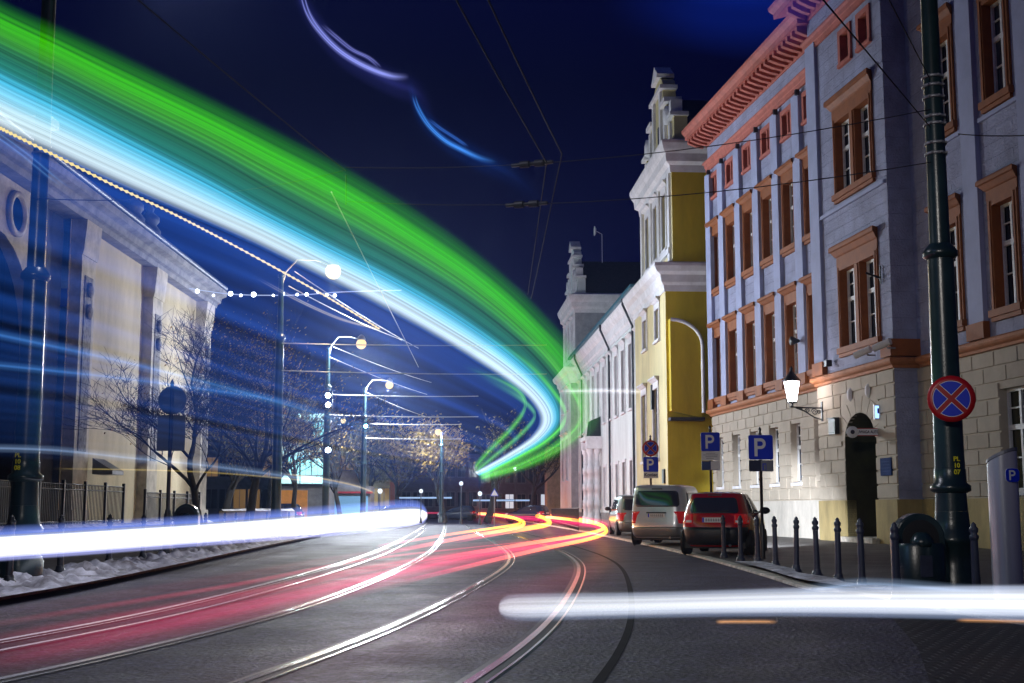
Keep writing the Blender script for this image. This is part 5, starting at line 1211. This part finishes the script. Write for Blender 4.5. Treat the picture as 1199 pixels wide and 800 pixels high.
# iron railing before the palace
rl = empty('palace_railing', (3.2, 62, HP), 0, 'thin dark railing along the kerb before the long pale palace', 'railing')
b = MB()
for i in range(120): b.box(-.012, .012, i * .36 - .012, i * .36 + .012, .0, 1.05)
b.build('balusters', M_black, rl); b = MB(); b.box(-.02, .02, -.1, 43, 1.05, 1.09); b.box(-.02, .02, -.1, 43, .15, .19); b.build('rails', M_black, rl)

# ================================================================== overhead wires
M_wire = mat('wire_metal', (.022, .022, .03), .8, spec=.1, metal=0, var=0)
M_wirel = mat('bright_wire', (.42, .41, .38), .35, metal=.5, var=0)
def wire(p, q, label, sag=.15, r=.0075, m=None, grp='overhead tram wires'):
    pts = [p.lerp(q, k / 16) - Vector((0, 0, sag * 4 * (k / 16) * (1 - k / 16))) for k in range(17)]
    return tag(MB().tube(pts, r, 5).build('overhead_wire', m or M_wire), label, 'wire', grp)
def insul(p, q, f):
    c = p.lerp(q, f); d = (q - p).normalized(); return c, d
a1, a2 = PD(1090, 128, 16.2), PD(1090, 190, 16.2); b1, b2 = PD(405, 196, 20.5), PD(405, 236, 20.5)
wire(a1, b1, 'upper span wire from the green pole across to the left', .25); wire(a2, b2, 'lower span wire from the green pole across to the left', .25)
wire(PD(38, 232, 18.8), PD(402, 200, 20.4), 'span wire from the left pole to the middle of the street', .2)
wire(PD(1122, 157, 16.3), PD(1290, 150, 12), 'short wire running right from the green pole past the near windows', .05)
wire(PD(1090, 150, 16.3), PD(930, -40, 9), 'thin wire rising left from the green pole across the paired windows', .0, .008)
wire(PD(1090, 95, 16.3), PD(1010, -60, 12), 'thin wire rising steeply beside the green pole', .0, .008)
wire(PD(530, -8, 10.5), PD(640, 190, 17.5), 'contact wire running up out of the picture, left of two', .02, .009)
wire(PD(568, -8, 10.5), PD(658, 180, 17.5), 'contact wire running up out of the picture, right of two', .02, .009)
wire(PD(640, 190, 17.5), PD(618, 345, 32), 'contact wire going on down the street below the crossing, left one', .02, .009)
wire(PD(658, 180, 17.5), PD(622, 350, 33), 'contact wire going on down the street below the crossing, right one', .02, .009)
wire(PD(150, -10, 9.5), PD(405, 200, 20.4), 'thin contact wire slanting over the green band', .02, .008)
wire(PD(388, 225, 20.4), PD(490, 430, 45), 'contact wire running down from the wire crossing, seen against the blue', .0, .012, M_wirel)
wire(PD(330, 402, 43.6), PD(640, 404, 46), 'bright span wire from the first lamp pole, upper', .05, .018, M_wirel); wire(PD(330, 434, 43.6), PD(640, 438, 46), 'bright span wire from the first lamp pole, lower', .05, .018, M_wirel)
wire(PD(385, 462, 61.6), PD(560, 464, 64), 'bright span wire from the second lamp pole, upper', .05, .022, M_wirel); wire(PD(385, 486, 61.6), PD(560, 488, 64), 'bright span wire from the second lamp pole, lower', .05, .022, M_wirel)
wire(PD(428, 496, 81.7), PD(540, 497, 84), 'bright span wire from the third lamp pole, upper', .05, .026, M_wirel); wire(PD(428, 513, 81.7), PD(540, 514, 84), 'bright span wire from the third lamp pole, lower', .05, .026, M_wirel)
for i, (x0, y0, Y0, x1, y1, Y1) in enumerate(((338, 335, 43.8, 470, 398, 70), (345, 318, 43.8, 490, 408, 74), (386, 418, 61.8, 500, 462, 90), (390, 406, 61.8, 505, 448, 90), (430, 460, 81.8, 505, 490, 110))):
    wire(PD(x0, y0, Y0), PD(x1, y1, Y1), ['bright feeder wire falling right from the first lamp pole, lower', 'bright feeder wire falling right from the first lamp pole, upper', 'bright feeder wire falling right from the second lamp pole, lower', 'bright feeder wire falling right from the second lamp pole, upper', 'bright feeder wire falling right from the third lamp pole'][i], .1, .018, M_wirel)
for (pa, qa, f, l) in ((a1, b1, .63, 'dark wire insulators on the upper span wire'), (a2, b2, .64, 'dark wire insulators on the lower span wire')):
    c = pa.lerp(qa, f) - Vector((0, 0, .25 * 4 * f * (1 - f))); d = (qa - pa).normalized(); b = MB(); b.tube([c - d * .35, c + d * .35], .03, 6); b.tube([c - d * .2, c - d * .05], .055, 8); b.tube([c + d * .05, c + d * .2], .055, 8)
    tag(b.build('wire_insulator', M_black), l, 'insulator')
wc = PD(405, 205, 20.4); b = MB(); b.tube([wc, PD(405, 240, 20.4)], .012, 5); tag(b.build('wire_hanger', M_wire), 'short hanger joining two span wires above the green band', 'wire')

# ================================================================== light trails of passing vehicles (light hanging in the air over the lanes)
def loft(name, label, guides, cols, nt=110, nu=60, fade=(0.0, 0.0), streak=.35, sfreq=26, seed=1, thick=.05, depth_from=None, light=True, amp=None, cat='light trail', curve_u=True):
    """guides: [(z, [(px,py), ...])] traced at height z above the road; cols: one linear rgb per guide.
    the sheet is closed into a thin body; its brightness across is the lamps' own pattern"""
    K = len(guides); M = len(guides[0][1]); rnd = random.Random(seed)
    if depth_from is not None: Yb = [G(x, y, guides[depth_from][0]).y for x, y in guides[depth_from][1]]
    rows = []
    for k in range(M):
        r = []
        for z, px in guides:
            r.append((px[k][0], px[k][1], Yb[k] if depth_from is not None else z))
        rows.append(r)
    grid = [[None] * (nu + 1) for _ in range(nt)]; colr = [[None] * (nu + 1) for _ in range(nt)]
    gl = [catmull([rows[k][g] for k in range(M)], nt) for g in range(K)]
    offs = [rnd.random() * 50 for _ in range(4)]
    for i in range(nt):
        t = i / (nt - 1); line = catmull([gl[g][i] for g in range(K)], nu + 1) if curve_u else None
        fd = 1.0
        if fade[0] > 0: fd *= min(1, t / fade[0])
        if fade[1] > 0: fd *= min(1, (1 - t) / fade[1])
        fd = fd * fd * (3 - 2 * fd)
        for j in range(nu + 1):
            x, y, w = line[j]; p = PD(x, y, w) if depth_from is not None else G(x, y, w)
            grid[i][j] = p
            uu = j / nu * (K - 1); g = min(int(uu), K - 2); f = uu - g; f = f * f * (3 - 2 * f)
            n1 = noise.noise(Vector((j / nu * sfreq + offs[0], t * .6, 0))); n2 = noise.noise(Vector((j / nu * sfreq * 3.1 + offs[1], t * .9, 4)))
            s = max(0, 1 + streak * (n1 * 1.5 + n2 * .9)) * fd * (amp(t, j / nu) if amp else 1)
            colr[i][j] = tuple((a + (c - a) * f) * s for a, c in zip(cols[g], cols[g + 1]))
    vs = []; cs = []; fs = []
    for layer in range(2):
        for i in range(nt):
            for j in range(nu + 1):
                p = grid[i][j]
                a, c = grid[max(i - 1, 0)][j], grid[min(i + 1, nt - 1)][j]; d = (c - a); nn = Vector((-d.y, d.x, 0)); nn = nn.normalized() if nn.length > 1e-6 else Vector((0, 1, 0))
                q = p + nn * (thick / 2 if layer else -thick / 2); vs.append(q); cs.append(tuple(v * .5 for v in colr[i][j]))
    w = nu + 1; o_ = nt * w
    for i in range(nt - 1):
        for j in range(nu):
            a = i * w + j; fs.append((a, a + 1, a + w + 1, a + w)); fs.append((o_ + a, o_ + a + w, o_ + a + w + 1, o_ + a + 1))
    for i in range(nt - 1):
        for j in (0, nu): a = i * w + j; fs.append((a, a + w, o_ + a + w, o_ + a))
    for j in range(nu):
        for i in (0, nt - 1): a = i * w + j; fs.append((a, a + 1, o_ + a + 1, o_ + a))
    me = bpy.data.meshes.new(name); me.from_pydata([tuple(v) for v in vs], [], fs); me.update()
    at_ = me.color_attributes.new('glow', 'FLOAT_COLOR', 'POINT'); at_.data.foreach_set('color', [c for q in cs for c in (*q, 1.0)])
    me.polygons.foreach_set('use_smooth', [True] * len(fs)); me.materials.append(mat_trail(light))
    o = bpy.data.objects.new(name, me); COL.objects.link(o); o.visible_shadow = True
    return tag(o, label, cat)

W0 = [(-90, 104), (0, 152), (67, 183), (135, 214), (233, 256), (300, 286), (360, 316), (440, 356), (506, 392), (568, 430), (612, 460), (632, 488), (623, 510), (592, 532), (557, 552)]
W1 = [(-90, 82), (0, 130), (67, 161), (135, 193), (236, 240), (304, 271), (366, 302), (450, 344), (520, 384), (582, 423), (626, 460), (643, 489), (631, 512), (598, 534), (559, 555)]
C1 = [(-90, 38), (0, 86), (67, 119), (135, 155), (238, 208), (306, 246), (376, 282), (464, 327), (534, 368), (598, 414), (642, 458), (654, 489), (639, 513), (603, 536), (561, 557)]
G1 = [(-90, 10), (0, 56), (67, 89), (135, 124), (240, 176), (311, 216), (388, 258), (476, 306), (548, 351), (611, 401), (654, 450), (665, 489), (648, 516), (609, 539), (563, 559)]
G2 = [(-90, -20), (0, 26), (67, 58), (135, 92), (240, 142), (318, 182), (396, 222), (484, 276), (558, 326), (622, 382), (670, 440), (684, 489), (664, 520), (619, 545), (565, 561)]
G3 = [(-90, -50), (0, 0), (67, 30), (135, 60), (244, 112), (325, 152), (405, 194), (492, 246), (566, 300), (630, 358), (692, 430), (704, 492), (676, 524), (624, 549), (566, 562)]
def am(t, u): # the loop far down the street is fainter and breaks into strands
    return 1.0 if t < .62 else max(.34 + .75 * (u < .42), 1 - (t - .62) * 3.0)
def mixg(a, c, f): return [(p[0] * (1 - f) + q[0] * f, p[1] * (1 - f) + q[1] * f) for p, q in zip(a, c)]
loft('light_trail', 'broad green and turquoise light band sweeping from the upper left down to the bend',
     [(3.0, W0), (3.03, W1), (3.08, mixg(W1, C1, .42)), (3.13, mixg(W1, C1, .80)), (3.18, mixg(C1, G1, .25)), (3.28, G1), (3.36, mixg(G1, G2, .5)), (3.42, G2), (3.52, mixg(G2, G3, .5)), (3.6, G3)],
     [(.0, .03, .14), (.66, .90, 1.0), (.26, .70, .92), (.065, .53, .80), (.020, .22, .17), (.022, .16, .065), (.05, .36, .02), (.040, .48, .0), (.012, .16, .0), (0, 0, 0)], nt=150, nu=260, streak=.55, sfreq=36, seed=4, amp=am, thick=.06)
loft('light_trail', 'hot white core along the lower edge of the broad green band', [(3.0, [(x, y - 1) for x, y in W0]), (3.01, [(a * .55 + c * .45, b_ * .55 + d * .45) for (a, b_), (c, d) in zip(W0, W1)]), (3.03, [(a * .1 + c * .9, b_ * .1 + d * .9) for (a, b_), (c, d) in zip(W0, W1)])],
     [(0, 0, 0), (.20, .20, .17), (0, 0, 0)], nt=120, nu=24, streak=.2, sfreq=8, seed=6)
# wide faint blue sheet: the lit flank of the passing tram
Q1 = [(-90, 300), (0, 330), (67, 350), (135, 372), (233, 408), (300, 432), (360, 452), (430, 476), (490, 494), (540, 508), (578, 520), (590, 530), (582, 540), (568, 550), (556, 560)]
Q2 = [(-90, 450), (0, 462), (67, 470), (135, 480), (233, 498), (300, 511), (360, 522), (430, 534), (490, 543), (540, 550), (566, 555), (572, 559), (568, 562), (562, 565), (556, 567)]
Q3 = [(-90, 540), (0, 546), (67, 549), (135, 553), (233, 560), (300, 565), (360, 569), (430, 573), (490, 576), (530, 577), (556, 577), (560, 576), (560, 575), (558, 574), (555, 573)]
def bl(t, u): return .75 + .45 * max(0, 1 - abs(t - .35) * 2.2)
loft('light_trail', 'wide faint blue sheet of window light below the broad green band', [(2.95, W0), (2.3, Q1), (1.7, Q2), (1.3, Q3)], [(.007, .040, .22), (.004, .024, .125), (.003, .015, .072), (0, 0, 0)], nt=110, nu=110, streak=.85, sfreq=30, seed=9, fade=(0, .12), amp=bl, light=False)
def line(name, label, z, px, half, col, nt=80, fade=(0.03, .1), zs=None, seed=2, streak=.2, light=True, prof=None, Yfix=None, thick=None):
    """a single soft streak traced at height z"""
    U = [(x, y - half) for x, y in px]; L = [(x, y + half) for x, y in px]; c2 = tuple(v * .35 for v in col); z0 = tuple(0 for _ in col)
    Um = [(x, y - half * .4) for x, y in px]; Lm = [(x, y + half * .4) for x, y in px]
    return loft(name, label, [(z, U), (z, Um), (z, px), (z, Lm), (z, L)], [z0, c2, col, c2, z0], nt=nt, nu=16, fade=fade, streak=streak, sfreq=5, seed=seed, depth_from=2, light=light, thick=thick or .03)
BLU = (.035, .13, .36)
line('light_trail', 'pale blue streak crossing the church wall and dropping to the lamp poles', 2.1, [(-40, 384), (60, 405), (150, 425), (250, 450), (350, 478), (430, 502), (500, 520)], 7, BLU, fade=(.02, .4))
line('light_trail', 'pale blue streak low across the church wall, level with the sign backs', 1.75, [(-40, 424), (60, 434), (150, 444), (240, 456), (320, 468), (400, 486)], 6, BLU, fade=(.02, .4))
line('light_trail', 'faint blue-white streak just above the iron fence', 1.45, [(-40, 524), (60, 527), (150, 536), (240, 545), (330, 557), (400, 567), (450, 577)], 6, (.13, .20, .34), fade=(.02, .2))
line('light_trail', 'thin blue-white streak along the top of the church roof', 2.6, [(-30, 140), (0, 160), (30, 182), (58, 205), (80, 222)], 3, (.10, .25, .5), fade=(.02, .3))
line('light_trail', 'thin yellow streak under the blue-white one by the fence', 1.4, [(60, 549), (150, 550), (240, 553), (330, 560), (380, 566)], 1.4, (.35, .26, .07), fade=(.2, .2))
line('light_trail', 'warm arc of light between the second and third lamp poles', 1.6, [(330, 555), (360, 558), (390, 563), (420, 570), (440, 578)], 1.6, (.6, .42, .15), fade=(.2, .1))
GRN = (.10, .52, .03)
for nm, z, w, c, px in (('inner edge', 3.0, 7, (.13, .62, .03), [(540, 428), (590, 448), (612, 464), (614, 480), (598, 503), (574, 527), (555, 549)]),
    ('second strand from the inside', 3.05, 5, (.14, .60, .12), [(560, 440), (602, 462), (623, 479), (625, 491), (606, 512), (580, 533), (557, 552)]),
    ('strand just outside the white core', 3.2, 7, (.10, .60, .05), [(560, 388), (616, 424), (652, 464), (662, 490), (640, 516), (600, 539), (560, 558)]),
    ('outer strand before the palace front', 3.35, 7, (.09, .46, .06), [(580, 372), (634, 410), (670, 458), (680, 490), (654, 520), (608, 544), (562, 560)]),
    ('outermost strand before the palace front', 3.5, 6, (.04, .22, .03), [(600, 360), (655, 405), (688, 456), (690, 492), (662, 522), (612, 547), (563, 561)])):
    line('light_trail', 'green light strand round the bend, ' + nm, z, px, w, c, fade=(.35, .04), streak=.5, seed=int(w * z * 10))
# dashed yellow flicker under the band
dp = [(0, 150), (60, 180), (133, 217), (200, 249), (260, 280), (330, 318), (390, 352), (444, 385)]
P = [G(x, y, 2.93) for x, y in catmull(dp, 240)]; b = MB()
for k in range(0, 238, 3):
    q = P[k + 2] if k > 150 else P[k + 1].lerp(P[k + 2], .3)
    b.tube([P[max(k - 1, 0)], P[k], P[k + 1], q, P[k + 3] if k + 3 < 240 else q], [.0012, .006, .010, .006, .0012], 6)
tag(b.build('dashed_light_trail', mat_emit('yellow_flicker', (1, .80, .36), 1.0)), 'dashed yellow flicker line running along below the green band', 'light trail')
line('light_trail', 'thin warm streak falling beside the dashed yellow line', 2.85, [(300, 325), (350, 352), (400, 374), (446, 386)], 1.5, (.8, .7, .4), fade=(.4, .05))
# white headlights of the oncoming lane
hp = [(-70, 646), (0, 640), (80, 635), (160, 629.5), (240, 624), (320, 618), (390, 612.5), (440, 608), (470, 605.5), (486, 604.3), (495, 603.6), (500, 603.2)]
hh = [15, 14.5, 14, 13.5, 13, 13, 13, 12.5, 12.5, 11.5, 8.5, 3]
mk = lambda s: [(x, y + s * h) for (x, y), h in zip(hp, hh)]
loft('light_trail', 'thick white headlight band running low along the left kerb', [(.65, mk(-1.75)), (.65, mk(-1.0)), (.65, mk(-.55)), (.65, hp), (.65, mk(.6)), (.65, mk(.95)), (.65, mk(1.25))],
     [(0, 0, 0), (.13, .20, .62), (1.5, 1.6, 1.8), (2.2, 2.2, 2.2), (1.6, 1.6, 1.8), (.35, .38, .8), (0, 0, 0)], nt=140, nu=40, fade=(0, .02), streak=.45, sfreq=16, depth_from=3, thick=.10, seed=3)
# white headlights crossing in front on the right
cp = [(583, 712), (588, 712), (598, 712), (622, 712), (660, 711), (740, 709.5), (850, 707), (960, 705.5), (1080, 706), (1199, 707), (1290, 709)]
ch_ = [3, 9, 13, 14.5, 14, 13.5, 14, 15.5, 17, 19, 20]
mk = lambda s: [(x, y + s * h) for (x, y), h in zip(cp, ch_)]
def ra(t, u): return .42 + .75 * t
loft('light_trail', 'pale white headlight band crossing low in front on the right', [(.65, mk(-1.25)), (.65, mk(-.95)), (.65, mk(-.5)), (.65, cp), (.65, mk(.5)), (.65, mk(.9)), (.65, mk(1.15))],
     [(0, 0, 0), (.30, .34, .44), (.95, 1.0, 1.1), (1.1, 1.15, 1.25), (.75, .82, .98), (.14, .18, .28), (0, 0, 0)], nt=160, nu=40, fade=(.08, 0), streak=.45, sfreq=14, depth_from=3, thick=.08, amp=ra, seed=5)
line('light_trail', 'faint blue glow arching over the right white band before the bin', .72, [(930, 695), (970, 688), (1010, 684), (1060, 686), (1120, 691), (1199, 694)], 9, (.20, .28, .42), fade=(.25, .3))
line('light_trail', 'short orange reflector streak on the road below the right white band', .25, [(838, 728.5), (855, 728), (875, 728), (895, 728), (912, 728.5)], 3.2, (.75, .36, .14), fade=(.12, .25))
line('light_trail', 'second orange reflector streak near the right edge of the road', .25, [(1118, 726), (1140, 726.5), (1165, 727), (1199, 727.5), (1230, 728)], 3.2, (.6, .28, .10), fade=(.2, .0))
# tail lights: yellow-red loops leaving along the right lane
YEL, PNK = (1.25, .62, .02), (.80, .02, .16)
def tail(label, px, r, z=.58, seed=1):
    m = len(px); pts = [G(x, y, z) for x, y in catmull(px, 90)]
    vs = MB(); rad = []
    cs = []
    for i, p in enumerate(pts):
        t = i / 89; rad.append(r * (p.y / 30) ** .8)
    vs.tube(pts, rad, 8); me = bpy.data.meshes.new('light_trail'); me.from_pydata(vs.v, [], vs.f); me.update()
    n = len(vs.v); ca = me.color_attributes.new('glow', 'FLOAT_COLOR', 'POINT'); data = []
    for q in range(n):
        i = min(q // 8, 89) if q < 720 else (0 if q < 728 else 89); t = i / 89
        f = min(1, max(0, (t - .66) / .3)); e_ = min(1, (1 - t) / .22) * min(1, t / .03 + .2); w = max(0, 1 - t / .12)
        c = [(a + (c_ - a) * f) * e_ * .8 + .25 * w for a, c_ in zip(YEL, PNK)]; data += [*c, 1]
    ca.data.foreach_set('color', data); me.materials.append(mat_trail(True)); me.polygons.foreach_set('use_smooth', [True] * len(me.polygons))
    o = bpy.data.objects.new('light_trail', me); COL.objects.link(o); return tag(o, label, 'light trail')
tA1 = [(553, 600), (577, 602.5), (600, 606), (609, 611), (603, 614.5), (575, 619), (525, 626), (440, 640)]
tA2 = [(553, 601), (580, 603), (603, 607), (613, 611.5), (610, 616), (590, 621), (545, 629), (440, 650)]
tB1 = [(577, 600), (605, 601.5), (632, 605), (643, 610.5), (640, 614.5), (622, 618), (590, 623), (530, 634)]
tC1 = [(600, 601), (645, 604), (688, 610), (706, 616), (704, 620.5), (676, 627.5), (610, 638), (480, 660)]
tC2 = [(640, 605.5), (672, 609), (698, 613.5), (709, 619), (707, 625), (686, 632), (620, 646), (470, 682)]
tail('yellow-red tail-light loop nearest the left, inner line', tA1, .030); tail('yellow-red tail-light loop nearest the left, outer line', tA2, .042)
tail('yellow-red tail-light loop in the middle of three', tB1, .058); tail('yellow-red tail-light loop on the right, upper line', tC1, .040); tail('yellow-red tail-light loop on the right, lower line', tC2, .040)
for nm, px in (('leftmost', tA2), ('middle', tB1), ('upper right', tC1), ('lower right', tC2)):
    line('light_trail', 'magenta glow around the %s yellow tail-light loop' % nm, .58, px, 5.5, (.62, .004, .09), fade=(.03, .3), seed=len(nm), streak=.4)
E1 = [(548, 600), (590, 601), (645, 602.5), (700, 606.5), (722, 613), (700, 622), (640, 628), (560, 634), (420, 645), (250, 672), (60, 700), (-80, 722)]
E2 = [(552, 601), (590, 602.5), (640, 604), (690, 609), (708, 615), (692, 624), (630, 634), (550, 643), (420, 660), (270, 690), (60, 725), (-80, 750)]
E3 = [(556, 602.5), (590, 605), (630, 608), (680, 613), (700, 620), (684, 629), (620, 642), (545, 655), (430, 682), (300, 712), (80, 760), (-80, 795)]
E4 = [(560, 604), (590, 608), (626, 612), (676, 618), (716, 622), (690, 634), (625, 650), (550, 668), (440, 695), (310, 728), (90, 778), (-80, 815)]
def pk(t, u):
    if t < .42: return 1.0
    k = max(0, 1 - (t - .42) / .56)
    return k * (.85 + .4 * max(0, 1 - (t - .42) / .12)) + .95 * k * max(0, 1 - abs(u - .60) * 9)
loft('light_trail', 'rose-pink tail-light veil sweeping from the bend across the tracks to the left', [(.60, E1), (.585, E2), (.565, E3), (.55, E4)], [(0, 0, 0), (.74, .028, .10), (.80, .012, .14), (0, 0, 0)], nt=120, nu=70, streak=.9, sfreq=22, seed=12, fade=(.02, .06), amp=pk)
line('light_trail', 'thin red streak at the far end of the street', .75, [(495, 601), (515, 600.6), (535, 600.3), (556, 600)], 1.6, (.75, .03, .12), fade=(.1, .05))
# sparks of the current collector along the overhead wire
SPK = (.42, .48, 1.3)
line('spark_trail', 'bright violet-blue spark streak high in the sky, upper arc', 5.6, [(352, -14), (360, 14), (374, 36), (398, 60), (428, 78), (458, 89), (480, 90)], 5, SPK, fade=(.1, .25))
line('spark_trail', 'violet spark streak lying just inside the upper arc', 5.6, [(376, 28), (392, 42), (412, 58), (432, 68), (446, 80)], 2.5, (.3, .33, 1.0), fade=(.3, .2))
line('spark_trail', 'bright blue spark streak high in the sky, lower arc', 5.6, [(484, 112), (490, 128), (502, 147), (520, 164), (540, 175), (562, 185), (584, 190)], 4.5, (.08, .38, 1.2), fade=(.12, .35))
line('spark_trail', 'blue spark streak lying just inside the lower arc', 5.6, [(500, 138), (515, 150), (532, 161), (548, 172)], 2.2, (.05, .2, .8), fade=(.3, .2))
line('spark_trail', 'soft violet glow round the upper spark arc', 5.55, [(340, -30), (364, 20), (400, 62), (450, 92), (490, 110), (510, 140)], 20, (.015, .018, .11), fade=(.1, .4), light=False)
line('spark_trail', 'soft blue glow round the lower spark arc', 5.55, [(478, 95), (490, 130), (520, 162), (560, 186), (600, 205), (640, 240)], 18, (.002, .02, .12), fade=(.2, .5), light=False)
line('spark_trail', 'dim blue flash high beside the lavender roof', 6.2, [(700, -60), (800, -34), (880, -24), (940, -40), (1010, -80)], 95, (.002, .02, .30), fade=(.35, .3), light=False)
# row of beads of light floating at lamp height, left, and one on the palace front
def beads(label, px, Y, cols, amp_, seed, n=60):
    rnd = random.Random(seed); b = MB(); P = catmull(px, n); P = [PD(x, y + rnd.gauss(0, amp_), Y) for x, y in P]
    b.tube(P, [.018 + .05 * max(0, rnd.gauss(0, 1)) ** 2 * .6 for _ in P], 6); return tag(b.build('light_trail', mat_emit('bead_white', (.85, .9, 1), 1.6)), label, 'light trail')
for k, (x, y, r_) in enumerate(((231, 341, .15), (250, 346, .09), (270, 344, .17), (282, 346, .10), (297, 345, .18), (320, 346, .09), (331, 344, .14), (348, 345, .10), (359, 345, .13), (372, 342, .08), (383, 345, .10), (392, 346, .12))):
    p = PD(x, y, 50); r_ *= .55; o = MB().lathe([(r_ * math.sin(math.pi * q / 8), -r_ * math.cos(math.pi * q / 8)) for q in range(9)], p, 10).build('string_light', mat_emit('string_bulb', (.86, .92, 1), 8))
    tag(o, 'small white bulb on the light string above the trees right of the church roof', 'light', 'bulbs of the light string')
tag(MB().tube([PD(x, y, 50.1) for x, y in catmull([(222, 338), (270, 344.5), (320, 346), (360, 345), (400, 342), (470, 340)], 40)], .02, 5).build('string_wire', mat_emit('glowing_wire', (.6, .7, 1), .7)), 'thin bright wire of the light string right of the church roof', 'wire')
line('light_trail', 'thin white streak lying across the front of the pale palace', 5.0, [(652, 458), (680, 458), (710, 457.5), (740, 458.5), (752, 459)], 4, (.55, .55, .6), fade=(.2, .2))

# night air over the street
hz = MB().box(-110, 110, -18, 215, -1.1, 40).build('haze', None); hz['kind'] = 'stuff'
hm = bpy.data.materials.new('night_air'); hm.use_nodes = True; t = hm.node_tree; t.nodes.clear()
o = t.nodes.new('ShaderNodeOutputMaterial'); v = t.nodes.new('ShaderNodeVolumePrincipled'); v.inputs['Density'].default_value = .0004; v.inputs['Color'].default_value = (.40, .55, 1, 1); v.inputs['Anisotropy'].default_value = .82
t.links.new(v.outputs[0], o.inputs['Volume']); hz.data.materials.append(hm)
